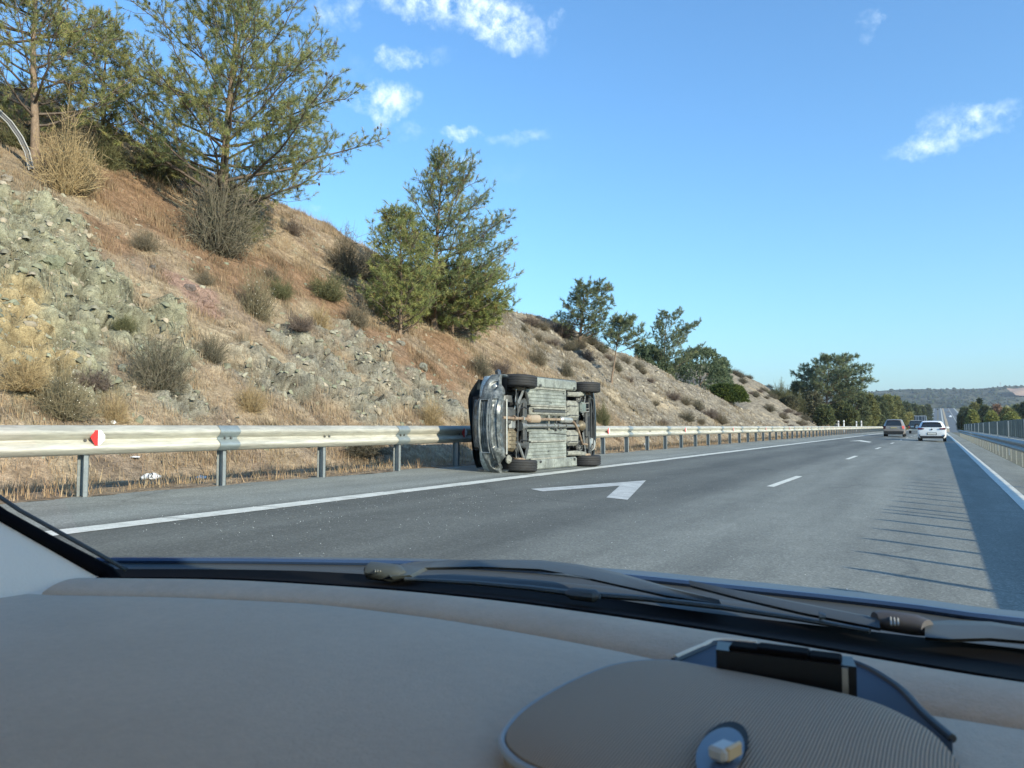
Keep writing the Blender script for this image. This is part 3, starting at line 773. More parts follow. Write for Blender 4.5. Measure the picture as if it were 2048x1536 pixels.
def env_from(rows, p, dv=1.):
    """rows: (v, uleft, uright) of the outline as pixels; p the base point -> heights as fractions and widths in metres"""
    d = depth(p); bu = 1024 + FPX * np.dot(p - CP, CR) / d; bv = 768 - FPX * np.dot(p - CP, CU) / d
    top = rows[0][0]; Ht = (bv - top) * d / FPX
    t = [(bv - r[0]) / (bv - top) for r in rows][::-1]
    l = [max((bu - r[1]) * d / FPX, .05) for r in rows][::-1]; r_ = [max((r[2] - bu) * d / FPX, .05) for r in rows][::-1]
    return Ht, (lambda x: (float(np.interp(x, t, l)), float(np.interp(x, t, r_))))
def sit(u, v, sink=.05):
    p = hit(u, v); q = surf(p[0], p[1]) if p[0] < XR - .3 and p[1] < 400 else p
    q = np.array([p[0], p[1], float(q[2]) - sink]); return q

# large pine near the top left
p = sit(440, 470)
Ht, env = env_from([(-90, 430, 500), (0, 300, 590), (60, 250, 630), (130, 225, 645), (190, 240, 700), (260, 255, 695), (310, 262, 650), (360, 285, 640), (400, 340, 600), (420, 400, 560), (440, 425, 470)], p)
print('big pine', p, Ht)
pine('pine_tree', p, Ht, env, 'tallest open crowned pine, its trunk rising from a dark thicket on the brown slope', seed=3, nprim=62, t0=.08, K=20, L=.135, W=.0088, dens=1.28, lean=(.045, 0), tr=.15, cones=.13, rise=.95)
# pines at the left edge
p = sit(70, 330)
Ht, env = env_from([(-120, 0, 90), (-40, -60, 140), (40, -90, 190), (100, -100, 225), (160, -110, 235), (215, -80, 225), (250, -50, 180), (290, 30, 130)], p)
pine('pine_tree', p, Ht, env, 'spreading pine at the picture edge with its low boughs over the curved pale pipe', seed=8, nprim=40, t0=.16, K=18, L=.13, W=.0095, dens=1.0, tr=.11, cones=.12, c1=(.36, .36, .14), lean=(-.02, 0), rise=.9)
p = hit(-60, 380); p = np.array([p[0] - 2.5, p[1] + 1.5, float(hill(p[0] - 2.5, p[1] + 1.5))])
pine('pine_tree', p, 9.0, lambda t: (2.6 * math.sin(math.pi * min(max(t, .1), .97)) + .2, 2.8 * math.sin(math.pi * min(max(t, .1), .97)) + .2), 'pine mostly cut off by the picture corner, only its boughs showing', seed=12, nprim=36, t0=.25, K=16, L=.13, W=.010, tr=.13, cones=.12)
p = sit(205, 320)
Ht, env = env_from([(40, 150, 215), (80, 110, 240), (130, 80, 245), (190, 70, 250), (240, 70, 250), (285, 90, 240), (305, 120, 230)], p)
pine('pine_tree', p, Ht, env, 'smaller pine filling the gap between the left edge pine and the tallest pine', seed=17, nprim=46, t0=.05, K=17, L=.13, W=.010, dens=1.0, tr=.07, cones=.05, c1=(.33, .33, .13), c2=(.18, .21, .10), rise=.85)
# mid pine above the overturned car
p = sit(868, 655)
Ht, env = env_from([(308, 890, 925), (340, 850, 935), (370, 838, 975), (420, 830, 1018), (450, 800, 1024), (500, 800, 1024), (540, 790, 1028), (580, 800, 1030), (615, 830, 1005), (640, 845, 965), (655, 850, 900)], p)
pine('pine_tree', p, Ht, env, 'dense dark green pine with a pointed top above the overturned car', seed=22, nprim=80, t0=.04, K=14, L=.14, W=.011, dens=1.1, tr=.12, cones=.08, rise=.70, c1=(.30, .34, .15), c2=(.16, .21, .11), lean=(.03, 0))
p = sit(800, 668)
Ht, env = env_from([(425, 775, 815), (450, 758, 850), (500, 760, 870), (560, 740, 866), (610, 742, 866), (645, 770, 850), (668, 780, 830)], p)
pine('pine_tree', p, Ht, env, 'bushy yellow green young pine leaning against the dark pine with the pointed top', seed=25, nprim=64, t0=.02, K=16, L=.13, W=.012, dens=1.3, tr=.06, c1=(.34, .37, .14), c2=(.20, .245, .11), c3=(.42, .40, .15), rise=.8)
p = sit(905, 672); Ht, env = env_from([(540, 880, 990), (580, 860, 1010), (620, 850, 1008), (655, 860, 990), (680, 880, 960)], p)
pine('pine_tree', p, Ht, env, 'low spreading pine skirt nearest the road below the dark pointed pine', seed=26, nprim=60, t0=.03, K=16, L=.14, W=.013, dens=1.5, tr=.05, c1=(.30, .34, .12), c2=(.16, .21, .10), rise=.7)
# pines along the grey scree crest and behind it
def quick(u, v, rows, label, seed, d=None, **kw):
    p = sit(u, v) if d is None else at(u, v, d)
    if d is not None: p[2] = float(ground(p[0], p[1])) - .05
    Ht, env = env_from(rows, p); a = dict(nprim=36, t0=.12, K=13, L=.17, W=.022, dens=1.05, tr=.10, c1=(.22, .26, .15), c2=(.12, .16, .10), c3=(.30, .31, .15), rise=.9); a.update(kw)
    return pine('pine_tree', p, Ht, env, label, seed=seed, **a)
quick(1158, 698, [(570, 1165, 1215), (600, 1140, 1215), (620, 1118, 1212), (650, 1118, 1205), (680, 1130, 1200), (695, 1150, 1180)], 'ragged pine leaning to the right on the grey scree crest beside a bare shrub', 31, lean=(.10, 0), nprim=34)
quick(1222, 768, [(640, 1222, 1248), (655, 1212, 1265), (690, 1208, 1272), (715, 1212, 1276), (725, 1230, 1255)], 'slim young pine with a bare leaning trunk low on the grey scree', 32, lean=(.16, 0), t0=.45, tr=.055, nprim=22)
quick(1322, 728, [(622, 1335, 1355), (650, 1308, 1385), (680, 1285, 1400), (700, 1278, 1392), (718, 1276, 1350), (730, 1290, 1340)], 'rounded pine standing taller than the trees beside it behind the scree', 33, d=58, lean=(.08, 0), nprim=36)
def bushtree(u, v, rows, label, seed, d, name='bushy_tree', group=None, cc=((.18, .22, .125), (.10, .14, .085)), K=10, nt=1600, size=.16, cat='tree', lobes=9, leaf=m_leaf, trunk=True):
    """leafy crown of many small leaf faces gathered in uneven lumps, over a short forked trunk"""
    rs = np.random.RandomState(seed)
    p = at(u, v, d) if d else sit(u, v)
    if d: p[2] = float(ground(p[0], p[1])) - .1
    Ht, env = env_from(rows, p); root = empty(name, p, label, cat, group)
    ex = CR; ey = np.array([-CR[1], CR[0], 0]); Ps = []; Ds = []; cen = []
    tmin = rows[-1][0]; tlo = max(.03, 1 - (rows[-1][0] - rows[0][0]) / ((p[2] * 0 + (rows[-1][0] - rows[0][0])) + 1e-6)) if False else .06
    lo = max(.02, min(.9, ((768 - FPX * np.dot(p - CP, CU) / depth(p)) - rows[-1][0]) * depth(p) / FPX / Ht))
    for i in range(lobes):
        t = rs.uniform(lo, .93); l, r = env(t); a = rs.uniform(0, 6.28); q = rs.uniform(.2, .85)
        x = math.cos(a) * q; cen.append((np.array(ex) * (x * (r if x > 0 else l)) + ey * math.sin(a) * q * (l + r) * .5, t * Ht, rs.uniform(.35, .6) * (l + r) * .42))
    for k in range(nt):
        t = lo + (1 - lo) * rs.rand() ** .9; l, r = env(t); a = rs.uniform(0, 6.28); q = rs.rand() ** .35
        x = math.cos(a) * q; P_ = ex * (x * (r if x > 0 else l)) + ey * (math.sin(a) * q * (l + r) * .5) + np.array([0, 0, t * Ht])
        nn = mnoise.noise(Vector(P_ * (2.2 / max(l + r, 1.2))) + Vector((seed, 0, 0)))
        if nn < -.06 and rs.rand() < .72: continue
        Ps.append(P_ + rs.normal(size=3) * .04 * Ht * .3); dd = P_ - np.array([0, 0, Ht * .45]); Ds.append(dd / (np.linalg.norm(dd) + 1e-6))
    Ps = np.array(Ps); Ds = np.array(Ds); n = len(Ps)
    wn = fbm(Ps[:, 0] * 1.1 + seed, Ps[:, 2] * 1.1 + Ps[:, 1], 3)[:, None]; uu = np.clip(.5 + wn * 1.5 + .15 * rs.normal(size=(n, 1)), 0, 1)
    cols = np.array(cc[1]) * (1 - uu) + np.array(cc[0]) * uu
    Vn, Fn, Cn = needles(Ps, Ds, rs, K, size * 1.5, size * .42, 1.1, cols)
    o = link('crown', fast_mesh('crown', Vn, Fn, False, Cn), leaf, root); o['kind'] = 'stuff'
    if trunk:
        segs = [(np.array([[0, 0, -.4], [0.02 * Ht, 0, Ht * .3], [-.01 * Ht, .02 * Ht, Ht * .72]]), [.022 * Ht + .02, .015 * Ht + .015, .008 * Ht])]
        sg2 = []
        for i in range(7):
            a = rs.uniform(0, 6.28); t = rs.uniform(.15, .55); l, r = env(min(t + .25, .95)); s_ = np.array([0, 0, t * Ht]); e_ = s_ + (ex * math.cos(a) + ey * math.sin(a)) * (l + r) * .33 + np.array([0, 0, .25 * Ht])
            sg2.append((np.stack([s_, (s_ + e_) / 2 - np.array([0, 0, .03 * Ht]), e_]), [.010 * Ht, .007 * Ht, .003 * Ht]))
        Vt, Ft = tubes(segs, 6); link('trunk', fast_mesh('trunk', Vt, Ft, True), m_bark, root)
        Vt, Ft = tubes(sg2, 4); o = link('branches', fast_mesh('branches', Vt, Ft, True), m_bark, root); o['kind'] = 'stuff'
    return root
bushtree(1400, 775, [(698, 1385, 1425), (715, 1362, 1448), (740, 1335, 1455), (770, 1325, 1460), (800, 1335, 1455)], 'broad dark green tree with a rounded top among the trees behind the scree', 41, 66, nt=2600)
bushtree(1445, 780, [(716, 1430, 1452), (730, 1422, 1462), (760, 1415, 1465), (790, 1410, 1465)], 'smaller green tree at the road end of the dark tree group', 42, 74, nt=1400)
bushtree(1300, 765, [(690, 1275, 1310), (710, 1268, 1330), (740, 1285, 1350), (765, 1300, 1345)], 'dark low tree filling the gap behind the bare scree crest', 43, 57, nt=1500)
bushtree(1450, 845, [(770, 1430, 1480), (785, 1405, 1492), (805, 1408, 1500), (825, 1440, 1500), (838, 1468, 1500)], 'dense glossy dark green shrub spilling down the end of the scree bank', 44, 57.5, name='evergreen_shrub', cat='shrub', cc=((.12, .15, .04), (.055, .085, .03)), nt=3200, K=9, size=.12, trunk=False)
quick(1656, 850, [(714, 1645, 1700), (730, 1620, 1715), (750, 1608, 1738), (775, 1610, 1742), (800, 1650, 1740), (815, 1660, 1700)], 'tall wide topped pine standing alone before the green roadside wood', 35, d=118, nprim=44, K=9, L=.42, W=.055, tr=.22, dens=.55, t0=.32, twl=.8, rise=.7)
# roadside wood beyond the second hill, each tree its own
woods = [(1600, 850, 765, 30, 118, 0), (1628, 852, 785, 24, 112, 1), (1680, 852, 800, 26, 126, 2), (1712, 852, 785, 26, 130, 0), (1738, 853, 790, 20, 140, 3), (1758, 853, 795, 18, 150, 0), (1775, 853, 792, 18, 165, 3), (1792, 853, 795, 16, 190, 3),
         (1650, 852, 812, 20, 108, 2), (1700, 853, 818, 18, 122, 2), (1728, 853, 822, 16, 138, 3), (1750, 854, 826, 13, 155, 2), (1812, 853, 808, 14, 250, 0), (1830, 853, 812, 12, 300, 0), (1844, 852, 816, 9, 380, 0), (1856, 846, 813, 6, 460, 0), (1802, 856, 826, 12, 215, 4), (1818, 857, 829, 11, 235, 4), (1583, 851, 795, 16, 110, 1)]
WL = ['dark olive tree with a rounded crown in the roadside wood', 'brownish green scrubby tree at the left end of the roadside wood', 'low bushy green tree at the foot of the roadside wood', 'pale yellow green tree towards the road end of the wood', 'low golden green bush tree beside the truck']
WLL = ['dark olive tree left of the lone tall pine, against the second hill', 'brownish scrubby tree just left of the lone pine trunk', 'low bushy tree right under the crown of the lone pine',
       'dark olive tree touching the right side of the lone pine', 'pale yellow green tree, first beyond the dark olive one by the lone pine', 'dark olive tree between two pale trees in the roadside wood', 'pale yellow green tree above the taupe car',
       'pale tree beside the blue two panel sign', 'low bushy tree at the very foot of the second hill', 'low bush tree below the lone pine behind the white marker posts', 'low pale bush tree right of the marker posts', 'low bush tree at the end of the crash barrier',
       'dark distant tree behind the black off road car', 'dark distant tree above the container lorry', 'dark distant tree right of the container lorry', 'small dark tree where the far road begins to climb', 'golden green bush just left of the container lorry',
       'golden green bush half behind the container lorry', 'scrubby brown green tree at the left end of the roadside wood']
RLL = ['dark green tree beside the far road at the left end of the median screen', 'mid green tree second from the far road', 'dark green tree between the far road and the cypress', 'yellowish tree left of the tall cypress', 'tall narrow cypress standing above the median screen',
       'dark tree right of the tall cypress', 'reddish brown leaved tree behind the median screen', 'yellow green tree right of the reddish brown one', 'mid green tree near the picture edge behind the screen', 'dark tree at the picture edge behind the screen',
       'bright yellow green bush in front of the tall cypress', 'bright yellow green bush in front of the reddish brown tree', 'bright yellow green bush nearest the picture edge', 'low green tree at the start of the median screen', 'short narrow cypress by the far road', 'tree beyond the picture edge behind the screen']
WC = [((.14, .16, .085), (.075, .095, .055)), ((.17, .16, .10), (.10, .11, .07)), ((.16, .175, .08), (.085, .11, .055)), ((.24, .24, .10), (.15, .165, .075)), ((.34, .31, .11), (.22, .21, .09))]
for i, (u, v, vt, hw, d, k) in enumerate(woods):
    bushtree(u, v, [(vt, u - hw * .35, u + hw * .35), (vt + (v - vt) * .25, u - hw * .85, u + hw * .8), (vt + (v - vt) * .6, u - hw, u + hw), (v - 2, u - hw * .8, u + hw * .8)], WLL[i], 60 + i, d, group=['rounded trees in the roadside wood', 'scrubby trees in the roadside wood', 'bushy trees in the roadside wood', 'pale trees in the roadside wood', 'golden bush trees by the truck'][k], cc=WC[k], nt=900, K=7, size=d * .0030, lobes=5)
# trees behind the screen on the right
rt = [(1926, 826, 7, 300, 0), (1929, 818, 8, 240, 1), (1940, 819, 10, 200, 0), (1950, 808, 13, 210, 2), (1961, 800, 3.5, 230, 9), (1972, 815, 14, 180, 0), (1995, 812, 16, 190, 3), (2016, 818, 14, 170, 2), (2035, 812, 14, 180, 1), (2056, 806, 18, 160, 0), (1946, 824, 10, 160, 4), (1984, 826, 11, 150, 4), (2025, 828, 14, 140, 4), (1932, 833, 7, 220, 1), (1922, 832, 2.5, 200, 9), (2085, 812, 20, 150, 1)]
RC = {0: ((.13, .15, .085), (.075, .09, .055)), 1: ((.15, .17, .085), (.085, .11, .06)), 2: ((.24, .23, .09), (.15, .16, .07)), 3: ((.32, .21, .15), (.20, .14, .10)), 4: ((.32, .32, .10), (.20, .22, .08)), 9: ((.07, .09, .05), (.04, .06, .035))}
RL = {0: 'dark green tree rising behind the blue green median screen', 1: 'mid green tree rising behind the blue green median screen', 2: 'yellowish green tree rising behind the blue green median screen', 3: 'reddish brown leaved tree behind the blue green median screen', 4: 'bright yellow green shrub tree just behind the median screen', 9: 'narrow dark cypress standing up behind the median screen'}
RG = {0: 'dark trees behind the screen', 1: 'mid green trees behind the screen', 2: 'yellowish trees behind the screen', 3: None, 4: 'bright shrub trees behind the screen', 9: 'cypresses behind the screen'}
for i, (u, vt, hw, d, k) in enumerate(rt):
    v = 856 if d < 200 else 858
    bushtree(u, v, [(vt, u - hw * .3, u + hw * .3), (vt + (v - vt) * .3, u - hw * .85, u + hw * .85), (vt + (v - vt) * .7, u - hw, u + hw), (v, u - hw * .8, u + hw * .8)], RLL[i], 90 + i, d, name='cypress_tree' if k == 9 else 'bushy_tree', group=RG[k], cc=RC[k], nt=800, K=7, size=d * .0030, lobes=5)
# scattered valley woodland between the road and the ridge
rs = np.random.RandomState(9); P = []; S_ = []; K_ = []
for _ in range(2600):
    y = rs.uniform(260, 1500); side = rs.choice([-1, 1]); x = (3 + side * ((19 if side < 0 else 24) + abs(rs.normal()) * (60 + y * .25)))
    zz = float(yprof(y)) * (1 if abs(x) < 60 else max(0, 1 - (abs(x) - 60) / 600)) + vz(x, y)
    s = rs.uniform(2.0, 4.2); P.append((x, y, zz + s * .6)); S_.append((s * .9, s * .9, s)); g = rs.uniform(.6, 1.3)
    K_.append((.12 * g, .135 * g, .075 * g) if rs.rand() < .7 else (.20 * g, .195 * g, .09 * g))
tag(clumps('valley_woods', P, S_, K_, m_clump, 3), label='mixed green woodland filling the valley either side of the far road', kind='stuff')

# ------------------------------------------------------------------ dry shrubs
m_stem = leafmat('dry_stems', trans=.1)
m_seed = mat('seed_heads', (.75, .70, .58), rough=.9)
def shrub_meshes(seed, n=420, c1=(.21, .175, .125), c2=(.13, .12, .085), flat=1., seeds=0, thick=.010):
    rs = np.random.RandomState(seed); th = np.arccos(1 - rs.rand(n) * .98); ph = rs.rand(n) * 6.28
    D = np.stack([np.sin(th) * np.cos(ph), np.sin(th) * np.sin(ph), np.cos(th) * flat], -1); L = (.42 + .66 * rs.rand(n) ** .7)[:, None] * (1 + .30 * np.sin(ph * 2 + seed) * np.cos(th * 3 + seed) + .12 * np.sin(ph * 5))[:, None]
    T = D * L; b = np.stack([.10 * rs.normal(size=n), .10 * rs.normal(size=n), -.1 + 0 * th], -1)
    M_ = b * .5 + T * .55 + rs.normal(size=(n, 3)) * .05 - np.array([0, 0, .03])
    Vs = []; cs = []
    def ribbon(a, c, w0, w1):
        s = np.cross(c - a, rs.normal(size=a.shape)); s /= np.linalg.norm(s, axis=1)[:, None]
        Vs.append(np.stack([a - s * w0, a + s * w0, c + s * w1], 1)); Vs.append(np.stack([a - s * w0, c + s * w1, c - s * w1], 1)); u = rs.rand(len(a), 1)
        k = np.array(c1) * u + np.array(c2) * (1 - u); cs.append(np.repeat(k, 3, 0)); cs.append(np.repeat(k, 3, 0))
    ribbon(b, M_, thick, thick * .7); ribbon(M_, T, thick * .7, thick * .3)
    for _ in range(5):
        q = .3 + .7 * rs.rand(n, 1); s_ = M_ * (1 - q) + T * q; e_ = s_ + (D * .5 + rs.normal(size=(n, 3)) * .75) * .17
        ribbon(s_, e_, thick * .55, thick * .25)
    V = np.concatenate([v.reshape(-1, 3) for v in Vs]); c = np.concatenate(cs)
    me = fast_mesh('stems', V, np.arange(len(V)).reshape(-1, 3), False, c); me.materials.append(m_stem)
    ms = None
    if seeds:
        q = T[rs.permutation(n)[:seeds]] * (1.0 + .06 * rs.rand(seeds, 1)); t4 = np.array([(-1, -1, -.6), (1, -.8, -.6), (0, 1.1, -.6), (0, 0, 1.1)]) * .015
        Vv = (q[:, None] + t4[None]).reshape(-1, 3); Ff = (np.array([(0, 2, 1), (0, 1, 3), (1, 2, 3), (2, 0, 3)])[None] + 4 * np.arange(seeds)[:, None, None]).reshape(-1, 3)
        ms = fast_mesh('seed_heads', Vv, Ff); ms.materials.append(m_seed)
    return me, ms
SM = {'grey': [shrub_meshes(1, 420), shrub_meshes(2, 420, seeds=0)], 'seed': [shrub_meshes(5, 460, (.26, .22, .14), (.15, .14, .09), 1.15, 60), shrub_meshes(6, 460, (.22, .20, .13), (.12, .12, .08), 1.2, 50)],
      'olive': [shrub_meshes(8, 520, (.17, .165, .085), (.10, .11, .06), 1.0)], 'dark': [shrub_meshes(10, 520, (.20, .175, .13), (.10, .10, .07), 1.05, 0)], 'straw': [shrub_meshes(12, 420, (.42, .33, .18), (.28, .21, .12), 1.3)], 'mauve': [shrub_meshes(14, 420, (.19, .15, .125), (.12, .10, .085), .8)]}
def shrub(u, v, w, h, kind, label, group=None, seed=0, d=None):
    """w, h in pixels of the photograph; v is the foot"""
    p = sit(u, v, .02) if d is None else at(u, v, d)
    if d is not None: p[2] = float(ground(p[0], p[1]))
    a, b = SM[kind][seed % len(SM[kind])]; root = empty('dry_shrub', p, label, 'shrub', group, rot=(0, 0, seed * 1.7))
    sx = px2m(w, p) * .5; sz = px2m(h, p); root.scale = (sx, sx, sz)
    q = link('stems', a, None, root); q['kind'] = 'stuff'
    if b is not None: q = link('seed_heads', b, None, root); q['kind'] = 'stuff'
    return root
shrub(435, 505, 150, 150, 'dark', 'large dark thicket around the foot of the tall open crowned pine', seed=3)
shrub(470, 470, 120, 100, 'olive', 'olive thicket on the road side of the tall pine trunk', seed=4)
shrub(130, 385, 120, 110, 'straw', 'tall pale straw coloured shrub under the left edge pine', seed=1)
shrub(150, 380, 90, 90, 'seed', 'grey brown shrub with pale seed heads below the left edge pine', seed=2)
shrub(30, 290, 90, 60, 'olive', 'dim olive scrub behind the curved pale pipe', seed=2)
shrub(150, 300, 90, 60, 'dark', 'dark scrub under the boughs right of the pale straw coloured shrub', seed=5)
shrub(215, 330, 90, 80, 'olive', 'dim olive shrub in shade between the two large pines', seed=3)
shrub(310, 360, 110, 90, 'olive', 'low olive shrub under the left boughs of the tall pine', seed=6)
shrub(290, 500, 60, 38, 'grey', 'small grey shrub alone on the brown slope left of the thicket', seed=1)
shrub(510, 630, 80, 85, 'seed', 'upright grey green shrub dotted with pale seed heads mid slope', seed=2)
shrub(320, 775, 120, 105, 'dark', 'wide dark shrub dotted with seed heads low on the bank above the barrier', seed=5)
shrub(420, 720, 70, 50, 'dark', 'small dark shrub right of the wide dark one above the barrier', seed=7)
shrub(125, 835, 120, 85, 'seed', 'brown shrub above the barrier left of the red and white reflector', seed=8)
shrub(45, 800, 110, 60, 'straw', 'straw coloured shrub low at the picture edge above the barrier', seed=9)
shrub(230, 845, 60, 45, 'straw', 'small straw shrub just behind the barrier top near the paper scrap', seed=3)
shrub(560, 600, 60, 40, 'olive', 'low olive shrub right of the upright seed head shrub', seed=9)
shrub(690, 545, 90, 85, 'grey', 'bare grey shrub on the crest beside the yellow green young pine', seed=4)
shrub(735, 560, 70, 55, 'dark', 'dark bare shrub behind the yellow green young pine', seed=6)
shrub(655, 600, 90, 50, 'olive', 'spreading olive shrub below the bare crest shrubs', seed=7)
shrub(715, 650, 60, 55, 'grey', 'pale bare shrub left of the foot of the young pine', seed=5)
shrub(185, 790, 80, 50, 'mauve', 'low mauve brown shrub between the left rock face and the barrier', seed=3)
shrub(250, 680, 50, 34, 'olive', 'small olive tuft on the green rock face above the wide dark shrub', seed=4)
shrub(600, 700, 60, 40, 'mauve', 'mauve brown shrub at the left edge of the grey middle rocks', seed=5)
shrub(540, 560, 44, 30, 'grey', 'small grey shrub on the brown slope right of the thicket', seed=6)
shrub(640, 660, 56, 36, 'straw', 'pale straw tuft above the grey middle rocks', seed=7)
shrub(500, 820, 70, 44, 'straw', 'straw coloured shrub behind the barrier splice', seed=8)
shrub(860, 850, 60, 44, 'straw', 'orange straw tuft behind the shaded barrier left of the car', seed=2)
shrub(585, 470, 40, 34, 'mauve', 'thin mauve shrub on the bare crest right of the tall pine', seed=6)
shrub(720, 905, 150, 34, 'dark', 'dark flat shrub in shade under the barrier rail', seed=6)
shrub(410, 570, 40, 30, 'grey', 'tiny grey shrub beside the pinkish rock', seed=2)
shrub(960, 750, 58, 42, 'dark', 'rounded brown shrub just above the nose of the overturned car', seed=4)
shrub(1000, 745, 50, 34, 'mauve', 'second brown shrub touching the one above the car nose', seed=5)
shrub(1075, 730, 50, 36, 'grey', 'round grey shrub alone on the scree above the car', seed=3)
shrub(1133, 750, 32, 28, 'dark', 'small dark shrub on the scree behind the rear wheel', seed=2)
shrub(1125, 672, 62, 48, 'mauve', 'bare mauve shrub on the scree crest left of the ragged pine', seed=3)
shrub(1205, 850, 36, 45, 'olive', 'small green brown sapling bush just behind the car tail', seed=6)
CUL = ['wide low cushion shrub on the very crest of the scree', 'second cushion shrub below the wide one on the scree crest', 'small cushion shrub at the left end of the scree crest', 'cushion shrub between the crest and the lone round shrub', 'cushion shrub midway down from the scree crest', 'low cushion shrub left of the ragged pine foot',
       'larger cushion shrub right under the ragged pine', 'cushion shrub against the ragged pine trunk', 'cushion shrub just right of the ragged pine', 'cushion shrub between the ragged pine and the slim pine', 'cushion shrub right of the slim leaning pine crown', 'cushion shrub touching the slim pine trunk',
       'cushion shrub right of the slim pine foot', 'little shrub on the crest below the rounded pine', 'shrub on the crest left of the rounded pine', 'tiny shrub under the rounded pine', 'tiny shrub alone on the open middle scree', 'wide flat shrub in front of the ragged pine',
       'cushion shrub left of the glossy green shrub', 'flat cushion shrub just below the glossy green shrub', 'cushion shrub left below the glossy shrub tip', 'grey cushion shrub halfway to the barrier under the glossy shrub', 'last cushion shrub at the scree foot by the barrier', 'cushion shrub above a barrier reflector at the scree foot', 'small cushion shrub low on the scree right of the car', 'small cushion shrub just over the barrier rail']
for i, (u, v, w_, h_) in enumerate([(1060, 648, 44, 24), (1085, 662, 44, 20), (1045, 660, 30, 14), (1103, 690, 40, 18), (1075, 678, 34, 16), (1140, 705, 40, 20), (1170, 715, 46, 30), (1160, 700, 40, 24), (1200, 705, 36, 22), (1215, 720, 30, 18), (1250, 725, 30, 20), (1232, 738, 34, 20),
                                    (1257, 760, 26, 16), (1285, 748, 24, 14), (1275, 736, 30, 16), (1300, 765, 22, 12), (1310, 805, 22, 12), (1180, 690, 50, 26), (1345, 800, 40, 22), (1370, 810, 36, 18), (1395, 820, 36, 20), (1418, 838, 40, 24), (1440, 850, 40, 22), (1375, 845, 36, 20), (1325, 845, 30, 14), (1400, 850, 30, 14)]):
    shrub(u, v, w_, h_, ['mauve', 'grey', 'dark'][i % 3], CUL[i], 'cushion shrubs on the scree' if v < 775 else 'cushion shrubs at the scree foot', seed=i)
rr = random.Random(8)
for i in range(46):   # second hill
    Yh = rr.uniform(88, 134); c = float(crest(np.array(Yh))); s_ = rr.uniform(.1, 1.15) * c / .7
    X = float(toe(np.array(Yh))) - s_; z = float(hill(np.array(X), np.array(Yh)))
    a, b = SM[['mauve', 'dark', 'grey'][i % 3]][0]; root = empty('dry_shrub', (X, Yh, z - .05), 'dark low bush dotted over the second hill beyond the trees', 'shrub', 'bushes on the second hill', rot=(0, 0, i * 1.3))
    r_ = rr.uniform(.5, 1.1); root.scale = (r_, r_, r_ * .75); q = link('stems', a, None, root); q['kind'] = 'stuff'
for (u, v, w_, h_) in [(1545, 852, 34, 16), (1575, 852, 44, 24), (1562, 800, 40, 40), (1600, 830, 40, 40)]:
    shrub(u, v, w_, h_, 'olive', 'olive bush at the road foot of the second hill', 'olive bushes at the second hill foot', d=112)

# ------------------------------------------------------------------ dry grass, stones
def grass(name, label, w_mask, n, hgt, wid, cols, seed, lean=.45, patch=True):
    rs = np.random.RandomState(seed); area = np.abs(np.gradient(xs))[None, :] * np.abs(np.gradient(ys))[:, None]
    wt = (w_mask * area).ravel(); wt /= wt.sum(); idx = rs.choice(len(wt), n, p=wt); P = V.reshape(-1, 3)[idx].copy()
    iy, ix = np.unravel_index(idx, GX.shape)
    P[:, 0] += (rs.rand(n) - .5) * np.abs(np.gradient(xs))[ix] * 1.3; P[:, 1] += (rs.rand(n) - .5) * np.abs(np.gradient(ys))[iy] * 1.3; P[:, 2] -= .02
    pn = fbm(P[:, 0] * 1.3, P[:, 1] * 1.3, 3); a = rs.rand(n) * 6.28
    hh = hgt * (.45 + .9 * rs.rand(n)) * (1 + .9 * np.clip(pn * 2, -.6, 1)); d = np.stack([np.cos(a) * lean * rs.rand(n), np.sin(a) * lean * rs.rand(n), np.ones(n)], -1)
    T = P + d * hh[:, None]; b = a + 1.57; sd = np.stack([np.cos(b), np.sin(b), 0 * b], -1) * wid * (.6 + .8 * rs.rand(n, 1))
    Vv = np.stack([P - sd, P + sd, T], 1).reshape(-1, 3); c = np.array(cols)[rs.randint(len(cols), size=n)] * (.7 + .6 * rs.rand(n, 1))
    c = c * .55 + C.reshape(-1, 3)[idx] * .5
    o = link(name, fast_mesh(name, Vv, np.arange(3 * n).reshape(-1, 3), False, np.repeat(c, 3, 0)), m_stem)
    return tag(o, label=label, kind='stuff')
near = (GY > 1) & (GY < 62) & (GX > -30)
gm = near * (1 - .93 * rk) * (1 - .9 * scr) * (SS > .1) * (.25 + sst(-.1, .5, fbm(GX * 1.1, GY * 1.1 + 9, 3)))
grass('dry_grass', 'dry tan and rust coloured grass covering the bank', gm * (GY < 34), 230000, .11, .006, [(.30, .21, .12), (.24, .16, .09), (.36, .28, .17), (.20, .13, .08)], 3)
vg = ((GX < XR - .25) & (SS < 1.2) & (GY > 1)) * np.interp(GY, [0, 40, 70, 140], [1, 1, .25, .1]) * (.3 + sst(-.2, .4, fbm(GX * 1.5, GY * .9 + 9, 3)))
grass('dry_grass', 'yellow dry grass along the verge behind the barrier', vg, 95000, .15, .0055, [(.38, .28, .15), (.44, .34, .20), (.28, .18, .10), (.33, .21, .12)], 5, lean=.8)
grass('dry_grass', 'sparse straw tufts between the stones of the grey scree', near * scr * sst(.05, .4, fbm(GX * .7 + 3, GY * .7, 3)), 26000, .16, .012, [(.30, .235, .14), (.24, .185, .12)], 7)
tall = near * (GY < 34) * (1 - .8 * rk) * (SS > .1) * sst(.0, .45, fbm(GX * .8 + 21, GY * .8 + 2, 3))
grass('tall_dry_grass', 'taller pale stalks of dry grass in patches on the bank', tall, 42000, .26, .006, [(.42, .33, .20), (.34, .25, .16), (.25, .19, .13), (.22, .20, .13)], 15, lean=.6)
